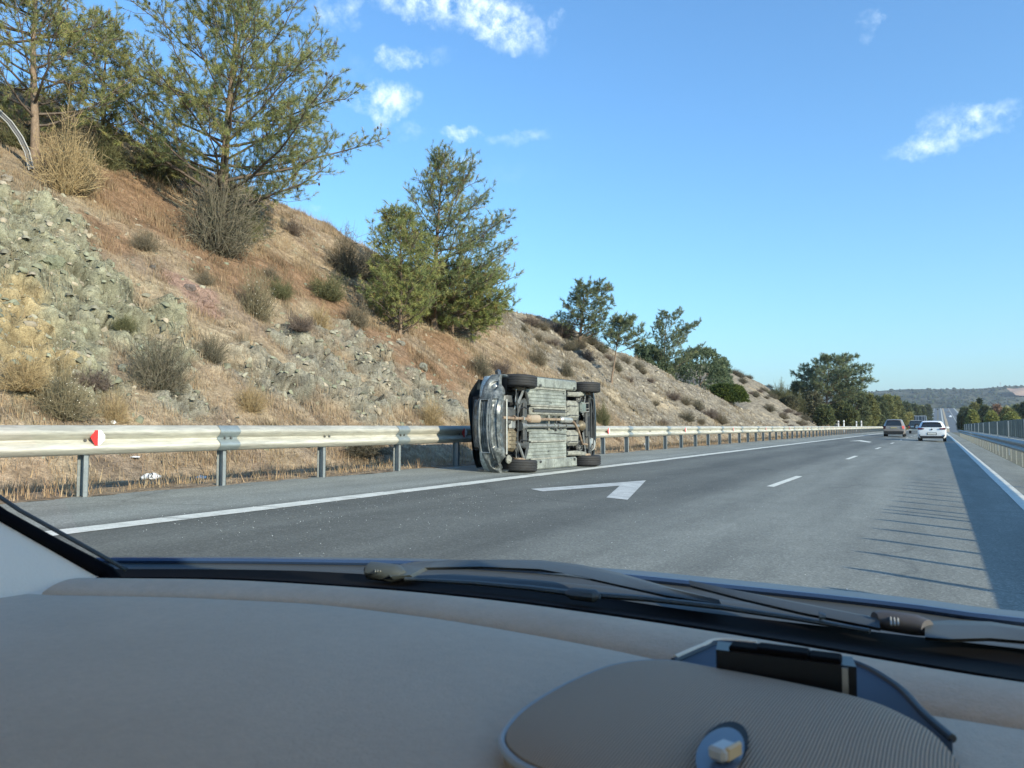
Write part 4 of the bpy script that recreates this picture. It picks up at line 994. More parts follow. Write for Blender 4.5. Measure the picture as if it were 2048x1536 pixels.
grass('low_scrub', 'low grey brown scrub and weeds flecked over the bank', near * (GY < 34) * (1 - .7 * rk) * (SS > .2) * sst(.12, .4, fbm(GX * 1.3 + 71, GY * 1.3 + 2, 3)), 60000, .13, .010, [(.17, .15, .10), (.13, .12, .085), (.20, .16, .12)], 19, lean=1.0)
def stones(name, label, mask, n, smin, smax, cols, seed, up=.05):
    rs = np.random.RandomState(seed); area = np.abs(np.gradient(xs))[None, :] * np.abs(np.gradient(ys))[:, None]
    wt = (mask * area).ravel(); wt /= wt.sum(); idx = rs.choice(len(wt), n, p=wt); P = V.reshape(-1, 3)[idx]
    T = np.array([(-1, -.7, -.4), (1, -.8, -.5), (.8, .9, -.4), (-.9, .8, -.5), (-.5, -.4, .6), (.7, -.3, .5), (.3, .6, .7)]); TF = np.array([(0, 1, 5), (0, 5, 4), (1, 2, 5), (2, 6, 5), (2, 3, 6), (3, 4, 6), (3, 0, 4), (4, 5, 6)])
    s = smin * (smax / smin) ** (rs.rand(n) ** 2.6); a = rs.rand(n) * 6.28; Tn = T[None] * (.65 + .7 * rs.rand(n, 7, 1)) * np.stack([1 + 0 * s, .5 + .5 * rs.rand(n), .35 + .5 * rs.rand(n)], -1)[:, None] * s[:, None, None]
    x = Tn[..., 0] * np.cos(a)[:, None] - Tn[..., 1] * np.sin(a)[:, None]; y = Tn[..., 0] * np.sin(a)[:, None] + Tn[..., 1] * np.cos(a)[:, None]
    Z_ = Tn[..., 2] * 1.0; b_ = rs.normal(size=n) * .5 - .65; cb, sb = np.cos(b_)[:, None], np.sin(b_)[:, None]
    Vv = np.stack([x * cb - Z_ * sb, y, x * sb + Z_ * cb], -1) + P[:, None] + np.array([0, 0, 1]) * (s * up)[:, None, None]
    Ff = (TF[None] + 7 * np.arange(n)[:, None, None]).reshape(-1, 3); c = np.array(cols)[rs.randint(len(cols), size=n)] * (.75 + .5 * rs.rand(n, 1))
    return tag(link(name, fast_mesh(name, Vv.reshape(-1, 3), Ff, False, np.repeat(c, 7, 0)), m_rockc), label=label, kind='stuff')
m_rockc = mat('stone', (0, 0, 0), attr=True, rough=.95, var=.2, scale=14, spec=.2)
near2 = (GY > 26) & (GY < 78) & (GX > -26)
stones('scree_stones', 'loose grey and buff stones strewn down the scree slope', near2 * scr * (.35 + sst(-.2, .3, nz1)), 15000, .022, .13, [(.28, .25, .20), (.22, .20, .17), (.34, .31, .25), (.15, .14, .115)], 3)
stones('rock_fragments', 'broken greenish rock fragments lying on the rock face and slope', (GY > 2) * (GY < 32) * (GX > -24) * (.12 + rk * 1.0) * (SS > .4), 9000, .012, .10, [(.21, .22, .155), (.26, .25, .19), (.18, .18, .13), (.32, .28, .21)], 4)
def boulder(u, v, wpx, col, label, seed, group=None, parts=None):
    p = sit(u, v, .0); s = px2m(wpx, p) * .5; rs = random.Random(seed); bm = bmesh.new(); bmesh.ops.create_icosphere(bm, subdivisions=3, radius=1)
    for vt in bm.verts:
        c = vt.co.copy(); cell = mnoise.cell_vector(c * 1.6 + Vector((seed * 3.1, 0, 0))); vt.co = c * (1 + .32 * (cell.x - .5) + .28 * mnoise.noise(c * 1.7 + Vector((seed, 0, 0))) + .10 * mnoise.noise(c * 5)); vt.co.x *= .8; vt.co.z *= .75
    me = bpy.data.meshes.new('boulder'); bm.to_mesh(me); bm.free(); o = link('boulder', me, mat('boulder_rock', col, rough=.95, var=.3, scale=2.5, vfine=18., bump=.04, bscale=7, spec=.2)); o.location = p; o.scale = (s, s, s)
    o.rotation_euler = (rs.uniform(-.4, .4), rs.uniform(-.4, .4), rs.uniform(0, 6)); return tag(o, label, 'boulder', group)
boulder(160, 735, 46, (.20, .22, .155), 'green grey boulder with a shadowed side standing out at the foot of the rock face', 1)
boulder(12, 358, 26, (.32, .28, .22), 'pale buff stone on the bare dirt near the curved pipe', 2)
boulder(105, 545, 44, (.22, .235, .16), 'greenish block split from the middle of the left rock face', 3)
boulder(378, 575, 26, (.17, .14, .125), 'dark angular stone at the top of the pinkish outcrop', 4)
boulder(415, 610, 30, (.28, .19, .15), 'pinkish block in the small outcrop mid slope', 5)
boulder(305, 540, 16, (.13, .12, .11), 'small dark stone above the pinkish outcrop', 6)
boulder(245, 735, 24, (.28, .29, .23), 'pale stone left of the wide dark shrub', 7)
boulder(845, 738, 26, (.22, .22, .18), 'rounded grey stone at the edge of the brown needle covered slope', 8)
boulder(905, 815, 30, (.19, .19, .16), 'grey block low in the rock face left of the car nose', 9)
boulder(800, 690, 22, (.24, .23, .19), 'pale stone below the foot of the yellow green young pine', 10)
# ------------------------------------------------------------------ the overturned car
m_navy = mat('dark_paint', (.028, .040, .050), rough=.28, var=.3, scale=5, coat=.6, spec=.6)
m_bump = mat('scuffed_bumper', (.085, .10, .10), rough=.30, var=.6, scale=6, vfine=26., bump=.004, bscale=20, spec=.6, col2=(.15, .162, .16))
m_pan = mat('floor_pan', (.175, .195, .18), rough=.55, var=.28, scale=4, vfine=24., col2=(.235, .26, .235), spec=.4)
m_pan2 = mat('floor_pan_dusty', (.22, .225, .195), rough=.8, var=.42, scale=8, vfine=30.)
m_dark = mat('dark_steel', (.05, .055, .055), rough=.6, var=.5, scale=14)
m_black = mat('black_plastic', (.014, .016, .018), rough=.6, var=.3, scale=9)
m_grey = mat('grey_casting', (.24, .25, .24), rough=.5, metal=.5, var=.3, scale=12)
m_rust = mat('rusty_pipe', (.20, .14, .10), rough=.75, metal=.2, var=.35, scale=14, col2=(.30, .24, .17))
m_silver = mat('aluminised_steel', (.48, .48, .44), rough=.4, metal=.6, var=.2, scale=14)
m_oil = mat('oily_casting', (.15, .125, .08), rough=.5, metal=.2, var=.5, scale=16)
m_lamp = mat('lamp_glass', (.62, .70, .68), rough=.22, metal=0., var=.6, scale=22, bump=.01, bscale=40)
m_tyre = mat('tyre_rubber', (.018, .019, .020), rough=.75, var=.3, scale=20)
m_rim = mat('alloy_rim', (.40, .41, .42), rough=.35, metal=.8)
m_glass = mat('car_glass', (.02, .025, .028), rough=.05, spec=.8)
RW = .345
def wheel_meshes(r=RW, w=.215):
    prof = [(r * .60, -w * .46), (r * .70, -w * .5), (r * .88, -w * .5), (r * .965, -w * .44), (r * .995, -w * .36)]
    for a in (-.22, 0.0, .22):
        g = w * .022
        prof += [(r, w * (a) - g * 1.6), (r * .972, w * a - g), (r * .972, w * a + g), (r, w * a + g * 1.6)]
    prof += [(r * .995, w * .36), (r * .965, w * .44), (r * .88, w * .5), (r * .70, w * .5), (r * .60, w * .46), (r * .60, -w * .46)]
    t = MB().lathe(prof, 48).mesh('tyre', True); t.materials.append(m_tyre)
    rim = MB(); rim.lathe([(r * .61, -w * .45), (r * .57, -w * .40), (r * .55, w * .1), (r * .61, w * .45)], 32)
    for k in range(5):
        a = k * 2 * math.pi / 5; M = Matrix.Rotation(a, 4, 'Y'); rim.cbox((r * .32, w * .30, 0), (r * .55, .03, r * .17), .008, M)
    rim.lathe([(0.0, w * .36), (r * .16, w * .34), (r * .2, w * .1), (r * .2, -w * .1)], 16)
    rim.lathe([(.02, -w * .12), (r * .5, -w * .12)], 24)
    rm = rim.mesh('rim', True); rm.materials.append(m_rim)
    return t, rm
T_me, R_me = wheel_meshes()
n_ = Vector((-.062, -.998, 0)).normalized(); up_ = Vector((n_.y, -n_.x, 0)); up_ = up_ if up_.x < 0 else -up_; lf_ = up_.cross(n_)
suv = empty('overturned_car', label='dark car lying on its side against the barrier with its dusty underside facing the road', cat='car')
O_ = Vector((-6.30, 13.667, 1.137))
suv.matrix_world = Matrix(((n_.x, lf_.x, up_.x, O_.x), (n_.y, lf_.y, up_.y, O_.y), (n_.z, lf_.z, up_.z, O_.z), (0, 0, 0, 1)))
def S(mb, name, m, smooth=False, parent=None): return mb.obj(name, m, parent or suv, smooth)
AX = 1.31; YW = .765
for sx in (1, -1):
    for sy in (1, -1):
        wl = empty('wheel'); wl.parent = suv; wl.location = (AX * sx, YW * sy, RW); wl.rotation_euler = (0, rng.random() * 3, (0 if sy > 0 else math.pi) + (R(3) if sx > 0 else 0))
        link('tyre', T_me, None, wl); link('rim', R_me, None, wl)
# side panels with wheel arches cut out
def side(sy):
    out = [(1.74, .42), (1.72, .62), (1.70, .86), (1.0, .98), (-1.9, 1.02), (-1.93, .5), (-1.85, .42)]
    def arch(cx): return [(cx + .405 * math.cos(a), .33 + .405 * math.sin(a)) for a in np.linspace(math.pi * 1.02, -.02 * math.pi, 13)]
    pts = out + arch(-AX) + arch(AX)
    poly = [(x, sy * (.865 - .05 * max(0, (abs(x) - 1.5)) ** 1.0), z) for x, z in pts]
    S(MB().prism(poly, (0, -sy * .03, 0)), 'side_panel', m_navy)
    for cx in (-AX, AX):   # inner arch liner and bright bent lip
        rows = [[(cx + .40 * math.cos(a), sy * y, .34 + .40 * math.sin(a)) for a in np.linspace(math.pi, 0, 15)] for y in (.835, .50)]
        S(MB().grid(rows), 'arch_liner', m_black, True)
        S(MB().tube([(cx + .408 * math.cos(a) + (.012 * math.sin(7 * a) if cx > 0 else 0), sy * (.852 + (.018 * math.sin(5 * a) if cx > 0 else 0)), .33 + .408 * math.sin(a)) for a in np.linspace(math.pi, 0, 19)], .013, 6), 'arch_lip', m_pan2 if cx > 0 and sy < 0 else m_pan, True)
    # sill
    mb = MB().cbox((0.03, sy * .775, .305), (1.66, .20, .12), .03)
    for x in (-.55, -.2, .15, .5): mb.cbox((x, sy * .775, .243), (.01, .185, .006), .002)
    S(mb, 'sill', m_pan)
    S(MB().box((-.78, sy * .866, .27), (.82, sy * .885, .50)), 'door_skirt', m_navy)
    for (x0, x1) in ((-.50, .30), (.32, 1.02)):
        S(MB().prism([(x0, sy * .868, .50), (x1, sy * .868, .50), (x1, sy * .868, .96), (x0, sy * .868, .99)], (0, sy * .012, 0)), 'door', m_navy)
    # glasshouse side
    S(MB().prism([(-1.75, sy * .80, 1.02), (.98, sy * .80, 1.0), (.25, sy * .66, 1.58), (-1.55, sy * .66, 1.60)], (0, -sy * .02, 0)), 'side_window', m_glass)
    for (a, b) in (((.98, 1.0), (.25, 1.58)), ((-.1, 1.0), (-.14, 1.6)), ((-1.78, 1.02), (-1.58, 1.6)), ((-1.05, 1.02), (-1.1, 1.6))):
        S(MB().tube([(a[0], sy * .812, a[1]), (b[0], sy * .672, b[1])], .035, 6), 'pillar', m_navy)
for sy in (1, -1): side(sy)
rows = []
for x in np.linspace(-1.75, .35, 9): rows.append([(x, y, 1.655 - .12 * (y / .68) ** 4 - .02 * (x + .6) ** 2) for y in np.linspace(-.68, .68, 9)])
S(MB().grid(rows).grid([[(a, b, c - .03) for a, b, c in r] for r in rows]), 'roof', m_navy, True)
S(MB().grid([[(1.02, y, 1.0 - .03 * abs(y)) for y in np.linspace(-.76, .76, 7)], [(.32, y, 1.60 - .1 * (y / .66) ** 4) for y in np.linspace(-.66, .66, 7)]]), 'windscreen', m_glass, True)
S(MB().grid([[(-1.92, y, 1.02) for y in np.linspace(-.78, .78, 7)], [(-1.74, y, 1.62 - .1 * (y / .66) ** 4) for y in np.linspace(-.66, .66, 7)]]), 'rear_window', m_glass, True)
S(MB().grid([[(-1.93, y, z) for y in np.linspace(-.82, .82, 7)] for z in (.55, 1.03)]), 'tailgate', m_navy, True)
# bonnet, buckled
rows = []
for x in np.linspace(.98, 2.06, 12):
    rows.append([(x - .16 * (abs(y) / .78) ** 3 * max(0, (x - 1.5)) * 2, y, 1.01 - .05 * (x - 1) - .16 * max(0, x - 1.75) ** 1.0 - .04 * (y / .78) ** 2 + .028 * math.sin(6 * x + 5 * y) * (x > 1.3) + .05 * math.exp(-((y - .5) / .2) ** 2) * (x > 1.6)) for y in np.linspace(-.80, .80, 19)])
S(MB().grid(rows).grid([[(a, b, c - .02) for a, b, c in r] for r in rows]), 'bonnet', m_navy, True)
# front bumper skin: grid over y and z with grille opening and fog lamp pockets pressed in
def nose(y, z):
    x = 2.235 - .36 * (abs(y) / .86) ** 2.6
    x += .045 * math.exp(-((z - .50) / .10) ** 2) - .10 * max(0, (z - .62)) / .3 - .09 * max(0, (.30 - z)) / .1
    return x
rows = []; ysn = np.linspace(-.87, .87, 121); zsn = np.linspace(.205, .70, 41)
def sm_(v, a, b): t = min(max((v - a) / (b - a), 0), 1); return t * t * (3 - 2 * t)
for zi in zsn:
    row = []
    for y in ysn:
        f_ = (zi - .205) / .495; zlo = .205 + .17 * sm_(abs(y), .50, .84) + .006 * mnoise.noise(Vector((y * 14, 0, 5))); zhi = .70 - .13 * sm_(abs(y), .36, .50); z = zlo + (zhi - zlo) * f_
        x = nose(y, z)
        g = sm_(.47 - abs(y + .05), 0, .035) * sm_(z, .395, .415) * (1 - sm_(z, .545, .565)); x -= .075 * g
        g2 = sm_(.44 - abs(y), 0, .03) * sm_(z, .245, .255) * (1 - sm_(z, .315, .325)); x -= .045 * g2
        for fy in (.64, -.72):
            q = math.hypot((y - fy) / .10, (z - .40) / .075); x -= .055 * (1 - sm_(q, .8, 1.05))
        x -= .012 * math.exp(-((z - .365) / .006) ** 2) + .012 * math.exp(-((z - .600) / .008) ** 2)
        x += .024 * mnoise.noise(Vector((y * 6, z * 11, 3))) + (.05 * mnoise.noise(Vector((y * 4, z * 4, 9))) * sm_(y, .30, .7))
        x -= .06 * sm_(y, .62, .86) * sm_(z, .5, .68)
        row.append((x, y + .012 * mnoise.noise(Vector((y * 5, z * 8, 1))), z))
    rows.append(row)
bmp = MB().grid(rows)
edge_ = rows[0]; bmp.grid([edge_, [(x - .10, y, z + .012) for x, y, z in edge_], [(x - .16, y, z + .05) for x, y, z in edge_]])
S(bmp, 'front_bumper', m_bump, True)
m_bright = mat('bright_trim', (.20, .22, .225), rough=.4, metal=.3, var=.6, scale=9)
for z in (.445, .485, .523): S(MB().tube([(nose(y, z) - .045, y, z) for y in np.linspace(-.49, .38, 9)], .008, 6), 'grille_bar', m_bump, True)
fr = [(nose(y, .40) + .004, y, .400) for y in np.linspace(.41, -.51, 12)]; fr2 = [(nose(y, .562) + .004, y, .562) for y in np.linspace(-.51, .41, 12)]
S(MB().tube(fr + fr2 + fr[:1], .010, 6), 'grille_frame', m_bright, True)
S(MB().tube([(nose(y, .36) + .002, y, .355) for y in np.linspace(-.62, .50, 14)], .006, 5), 'bumper_crease', m_bright, True)
for fy, sc_ in ((.64, 1), (-.72, 1.0)):
    M = Matrix.Translation((nose(fy, .40) - .055, fy, .40)) @ Matrix.Rotation(-math.pi / 2, 4, 'Z') @ Matrix.Rotation(0, 4, 'X')
    S(MB().lathe([(0, .018), (.035, .012), (.052, 0), (.056, -.01)], 18, M), 'fog_lamp', m_silver if fy > 0 else m_dark, True)
for sy in (1, -1):      # head lamps
    rows = []
    for v_ in np.linspace(0, 1, 7):
        row = []
        for u_ in np.linspace(0, 1, 13):
            y = sy * (.43 + .42 * u_); z = .565 - .02 * u_ + (.20 + .05 * u_) * v_ * (1 - .35 * (1 - u_) ** 2)
            row.append((2.215 - .36 * (abs(y) / .86) ** 2.6 - .11 * v_ + .02 * math.sin(math.pi * v_), y, z))
        rows.append(row)
    S(MB().grid(rows), 'headlamp', m_lamp, True)
S(MB().grid([[(2.17 - .36 * (abs(y) / .86) ** 2.6 - .1 * k, y, .64 + .2 * k) for y in np.linspace(-.44, .44, 9)] for k in (0, .5, 1)]), 'upper_grille', m_black, True)
for z in (.68, .73, .78): S(MB().tube([(2.19 - .36 * (abs(y) / .86) ** 2.6 - .1 * (z - .64) / .2, y, z) for y in np.linspace(-.42, .42, 9)], .008, 5), 'grille_bar', m_bump, True)
# black filling behind, engine bay mass
S(MB().box((-1.86, -.80, .50), (1.0, .80, .95)), 'inner_body', m_black)
S(MB().box((1.0, -.48, .55), (1.98, .48, .9)), 'engine_bay', m_black)
# bumper undertray, radiator support
S(MB().grid([[(2.10 - .3 * (abs(y) / .86) ** 2.6 - a, y, .235 + .07 * a / .2) for y in np.linspace(-.60, .55, 13)] for a in (0, .07, .09, .16)]), 'splash_guard', m_bump, True)
S(MB().cbox((1.83, -.06, .27), (.035, .98, .03), .006), 'radiator_support', m_silver)
S(MB().cbox((1.90, -.06, .30), (.10, .94, .03), .01), 'lower_beam', m_dark)
def T(name, path, r, m, n=8, flat=1.): return S(MB().tube(path, r, n, flat=flat), name, m, True)
def BX(name, c, d, m, ch=.012, rz=0., ry=0.): return S(MB().cbox((0, 0, 0), d, ch, Matrix.Translation(c) @ Matrix.Rotation(rz, 4, 'Z') @ Matrix.Rotation(ry, 4, 'Y')), name, m)
# gearbox, sump, inner covers
BX('gearbox', (1.60, .12, .40), (.30, .34, .22), m_dark, .05); BX('sump', (1.62, -.30, .36), (.26, .40, .20), m_oil, .05, .1)
for j in range(5): BX('sump_rib', (1.62, -.16 - j * .07, .255), (.22, .012, .012), m_oil, .003)
BX('bell_housing', (1.58, -.02, .37), (.20, .20, .18), m_grey, .04)
S(MB().grid([[(1.72 - .22 * math.cos(a), .38 + .12 * k + .03 * math.sin(a), .36 + .20 * math.sin(a)) for a in np.linspace(0, math.pi, 9)] for k in (0, .5, 1)]), 'inner_cover', m_grey, True)
S(MB().grid([[(1.72 - .22 * math.cos(a), -.56 - .10 * k, .36 + .20 * math.sin(a)) for a in np.linspace(0, math.pi, 9)] for k in (0, .5, 1)]), 'inner_cover', m_black, True)
BX('wash_bottle', (1.72, -.64, .30), (.14, .15, .1), m_pan2, .04, .4)
BX('cross_member', (1.22, 0, .28), (.13, .84, .07), m_dark, .02); BX('cross_member', (1.42, .22, .29), (.06, .40, .06), m_dark, .02, .5)
BX('subframe', (1.30, .40, .28), (.46, .08, .06), m_dark, .02, -.25); BX('subframe', (1.30, -.40, .28), (.46, .08, .06), m_dark, .02, .25)
for sy in (1, -1):
    T('control_arm', [(1.12, sy * .36, .27), (1.22, sy * .52, .235), (1.30, sy * .66, .23)], [.035, .030, .026], m_dark, 6)
    T('control_arm', [(1.46, sy * .36, .27), (1.38, sy * .52, .24), (1.31, sy * .66, .23)], [.030, .026, .024], m_grey, 6)
    T('drive_shaft', [(1.38, sy * .18, .35), (1.33, sy * .66, .34)], .017, m_dark); T('shaft_boot', [(1.375, sy * .28, .35), (1.365, sy * .36, .348)], [.045, .025], m_black, 10)
    T('shaft_boot', [(1.34, sy * .56, .342), (1.33, sy * .65, .34)], [.03, .05], m_black, 10)
    T('tie_rod', [(1.50, sy * .22, .31), (1.46, sy * .62, .30)], .011, m_silver, 6)
    S(MB().lathe([(0, .02), (.12, .02), (.14, -.03), (.06, -.05)], 18, Matrix.Translation((1.31, sy * .645, .335))), 'brake_disc', m_rust, True)
    T('shock_absorber', [(1.31, sy * .60, .36), (1.29, sy * .54, .62)], .035, m_dark); 
    # rear running gear
    T('trailing_arm', [(-.48, sy * .60, .31), (-.80, sy * .60, .27), (-1.05, sy * .62, .27), (-1.28, sy * .64, .30)], [.045, .05, .05, .045], m_pan2, 6, .6)
    T('lateral_link', [(-1.42, sy * .16, .30), (-1.38, sy * .64, .27)], .020, m_dark, 6); T('lateral_link', [(-1.18, sy * .18, .32), (-1.24, sy * .64, .28)], .017, m_grey, 6)
    T('drive_shaft', [(-1.30, sy * .14, .36), (-1.31, sy * .64, .345)], .018, m_dark)
    S(MB().lathe([(0, .02), (.11, .02), (.13, -.03), (.06, -.05)], 18, Matrix.Translation((-1.31, sy * .645, .335))), 'brake_drum', m_rust, True)
    sp_ = [(-1.10 + .055 * math.cos(t), sy * .50 + .055 * math.sin(t), .30 + t * .0055) for t in np.arange(0, 36, .45)]
    T('coil_spring', sp_, .009, m_grey, 5)
    T('shock_absorber', [(-1.42, sy * .56, .26), (-1.50, sy * .50, .60)], .028, m_grey)
    T('brake_cable', [(.9, sy * .16, .30), (.3, sy * .19, .29), (-.4, sy * .22, .29), (-.9, sy * .40, .27), (-1.25, sy * .55, .28)], .006, m_black, 5)
T('anti_roll_bar', [(1.52, .60, .27), (1.50, .30, .25), (1.48, 0, .25), (1.50, -.30, .25), (1.52, -.60, .27)], .013, m_dark, 6)
T('anti_roll_bar', [(-1.28, .60, .25), (-1.52, .52, .24), (-1.56, .1, .24), (-1.54, -.3, .24), (-1.5, -.52, .24), (-1.28, -.60, .25)], .012, m_dark, 6)
# floor pans with lengthwise pressed ribs
def pan(y0, y1, x0, x1, z, nrib, m, name='floor_pan', depth_=.014):
    rows = []
    for x in np.linspace(x0, x1, 15):
        row = []
        for y in np.linspace(y0, y1, 61):
            f = (y - y0) / (y1 - y0) * nrib; q = f - math.floor(f); w_ = depth_ * (sm_(q, .12, .22) - sm_(q, .62, .72))
            endf = sm_(x, x0 + .03, x0 + .08) * (1 - sm_(x, x1 - .09, x1 - .04)); row.append((x, y, z - w_ * endf + .004 * mnoise.noise(Vector((x * 4, y * 5, z))) + .03 * sm_(x, x1 - .14, x1)))
        rows.append(row)
    return S(MB().grid(rows).grid([[(a, b, c + .02) for a, b, c in r] for r in rows]), name, m, True)
pan(.345, .675, -.42, 1.08, .300, 5, m_pan); pan(-.675, -.345, -.42, 1.08, .300, 5, m_pan)
pan(.16, .345, -.42, .98, .292, 2, m_pan2, 'inner_floor_pan', .02); pan(-.345, -.13, -.42, .98, .292, 3, m_pan, 'inner_floor_pan')
for y in (.338, -.338, .665, -.665): BX('floor_rail', (.33, y, .278), (1.36, .035, .035), m_pan2, .006)
BX('heat_shield', (.28, .235, .272), (1.24, .055, .012), m_dark, .004); BX('seat_step', (.28, .285, .268), (1.26, .018, .02), m_pan2, .004)
S(MB().grid([[(x, y, .30 + .10 * math.sin(math.pi * (y + .15) / .32)) for y in np.linspace(-.15, .17, 9)] for x in (-.5, 1.1)]), 'tunnel', m_pan, True)
for x in (.30, .05, -.18): BX('tunnel_brace', (x, .01, .285), (.05, .30, .012), m_dark if x < .2 else m_pan2, .003)
for x, y in ((.2, .40), (.25, .40), (.3, -.53), (.33, -.53), (.9, .22), (-.2, .3), (.6, -.24), (-.1, -.24), (.75, .62), (-.3, .6)): S(MB().lathe([(0, -.003), (.011, -.002), (.012, .004)], 8, Matrix.Translation((x, y, .283)) @ Matrix.Rotation(math.pi / 2, 4, 'X')), 'drain_plug', m_black)
for sy in (1, -1):
    BX('jacking_point', (-.66, sy * .72, .235), (.05, .05, .03), m_dark, .004); BX('jacking_point', (.70, sy * .72, .235), (.05, .04, .03), m_dark, .004)
# exhaust and propeller shaft
T('exhaust_pipe', [(1.92, .10, .30), (1.62, .09, .27), (1.32, .085, .255), (1.18, .085, .25)], [.028, .030, .028, .028], m_rust)
T('exhaust_flange', [(1.60, .09, .27), (1.575, .09, .268)], .055, m_rust, 6); T('exhaust_flange', [(1.33, .085, .255), (1.30, .085, .255)], .05, m_silver, 6)
T('catalytic_converter', [(1.20, .085, .25), (1.14, .085, .25), (.74, .08, .25), (.68, .08, .25)], [.03, .072, .072, .03], m_rust, 14, .75)
S(MB().grid([[(x, .085 + .080 * math.cos(a), .25 + .058 * math.sin(a)) for a in np.linspace(-2.6, -.5, 8)] for x in (.76, 1.10)]), 'converter_shield', mat('converter_shield', (.36, .29, .21), rough=.6, metal=.3, var=.2), True)
T('exhaust_pipe', [(.70, .08, .25), (.2, .08, .255), (-.12, .08, .26)], .026, m_rust)
T('resonator', [(-.10, .08, .26), (-.14, .08, .26), (-.52, .07, .26), (-.56, .07, .26)], [.028, .062, .062, .028], m_silver, 14)
T('exhaust_pipe', [(-.55, .07, .26), (-.68, .02, .25), (-.84, -.12, .25), (-.98, -.30, .26), (-1.10, -.42, .29), (-1.40, -.44, .32)], .024, m_rust)
T('propeller_shaft', [(1.18, -.045, .27), (.1, -.045, .275), (-.95, -.045, .30)], .036, m_grey, 12)
for x in (.42, .12, -.02, -.35): T('shaft_joint', [(x + .02, -.045, .274), (x - .02, -.045, .275)], .050, m_grey if x != .12 else m_pan, 10)
BX('shaft_support', (.05, -.045, .262), (.04, .20, .02), m_dark, .004)
S(MB().lathe([(0, .12), (.06, .11), (.10, .05), (.115, -.02), (.09, -.09), (.04, -.13), (0, -.13)], 16, Matrix.Translation((-1.10, -.045, .32)) @ Matrix.Rotation(math.pi / 2, 4, 'Z')), 'differential', m_oil, True)
T('transfer_case', [(1.35, -.05, .30), (1.16, -.045, .275)], [.09, .05], m_grey, 10)
BX('fuel_tank', (-.70, .27, .33), (.46, .40, .16), m_pan2, .06); BX('fuel_tank', (-.68, -.29, .33), (.46, .32, .16), m_pan2, .06)
for y in (.17, .36, -.24, -.36): T('tank_strap', [(-.45, y, .255), (-.68, y, .246), (-.93, y, .255)], .010, m_dark, 4, .4)
BX('evaporative_canister', (-1.16, .34, .34), (.24, .24, .14), mat('teal_canister', (.12, .155, .145), rough=.6, var=.3), .04)
BX('rear_cross_member', (-.98, 0, .36), (.08, 1.1, .08), m_dark, .02); BX('rear_subframe', (-1.36, 0, .33), (.10, .56, .07), m_dark, .02)
for y in (.24, .30, .42): T('rear_bracket', [(-1.05, y, .28), (-1.40, y + .02, .28)], .010, m_silver, 5)
BX('rear_floor', (-1.62, .05, .44), (.36, .9, .05), m_black, .02)
S(MB().lathe([(.02, -.06), (.13, -.05), (.155, .0), (.155, .16), (.13, .20), (.02, .21)], 22, Matrix.Translation((-1.60, -.44, .36)) @ Matrix.Rotation(math.pi / 2, 4, 'X') @ Matrix.Rotation(.2, 4, 'Z')), 'silencer', m_silver, True)
T('tail_pipe', [(-1.66, -.50, .36), (-1.86, -.56, .36)], .024, m_rust)
T('bumper_stay', [(-1.50, .66, .32), (-1.62, .40, .34), (-1.70, .25, .36)], .016, m_dark, 6); T('bumper_stay', [(-1.45, .68, .30), (-1.60, .30, .33), (-1.62, -.30, .33), (-1.50, -.68, .30)], .018, m_dark, 6)
T('wiring_hose', [(1.05, .30, .28), (1.15, .26, .24), (1.28, .30, .24), (1.42, .26, .27)], .010, m_black, 5); T('wiring_hose', [(1.50, -.46, .27), (1.40, -.30, .24), (1.20, -.32, .24), (1.08, -.24, .27)], .012, m_black, 5)
T('wiring_hose', [(1.18, .05, .30), (1.26, -.05, .24), (1.20, -.14, .24), (1.1, -.1, .3)], .010, m_black, 5)
rows = [[(-1.90 + .20 * (abs(y) / .84) ** 3 - (z - .36) * .12, y, z) for y in np.linspace(-.84, .84, 17)] for z in (.36, .42, .55, .62)]
S(MB().grid(rows).grid([[(x + .05, y, z) for x, y, z in rows[0]], rows[0]]), 'rear_bumper', m_navy, True)
S(MB().cbox((0, 0, 0), (.09, .16, .12), .03, Matrix.Translation((1.00, .95, 1.00)) @ Matrix.Rotation(.3, 4, 'X')), 'door_mirror', m_navy)
S(MB().cbox((0, 0, 0), (.05, .10, .03), .01, Matrix.Translation((.99, .86, .97))), 'mirror_stalk', m_black)

# ------------------------------------------------------------------ traffic ahead (tails towards us)
def loft_car(name, spec, m, root, ns=2):
    """spec rows: (y, z bottom, z belt, z top, half width at belt, half width of roof)"""
    rows = []
    for (y, zb, zt, zr_, hb, hr) in spec:
        half = [(0.0, zb), (hb * .86, zb), (hb * .97, zb + .10), (hb, zb + .28), (hb * .995, zt - .10), (hb * .95, zt), (hr + (hb * .95 - hr) * .12, zr_ - .10 * (zr_ > zt + .02) - 0.0), (hr * .86, zr_), (0.0, zr_ + .015)]
        half = [(a, max(b, 0)) for a, b in half]
        rows.append([(x, y, z) for x, z in half] + [(-x, y, z) for x, z in half[-2::-1]])
    mb = MB().grid(rows); n = len(rows[0]); mb.f.append(tuple(range(n))[::-1]); k = (len(rows) - 1) * n; mb.f.append(tuple(range(k, k + n)))
    return mb.obj(name, m, root, True)
def patch(name, pts, m, root, t=.012, ny=None):
    """flat plate: points (x, y, z) as seen from behind, given depth t forwards"""
    return MB().prism(pts, (0, -t, 0)).obj(name, m, root)
def car_wheels(root, hw, ys_, r, w=.21):
    tm, rm = wheel_meshes(r, w)
    for yy_ in ys_:
        for s in (1, -1):
            e = empty('wheel'); e.parent = root; e.location = (s * (hw - w * .5), yy_, r); e.rotation_euler = (0, 0, -math.pi / 2 * s)
            link('tyre', tm, None, e); link('rim', rm, None, e)
def stand(u, v, d, x=None):
    p = at(u, v, d); X = p[0] if x is None else x
    return (X, p[1], -SL * X * np.interp(p[1], [0, 220, 320], [1, 1, .2]) + float(yprof(p[1])))
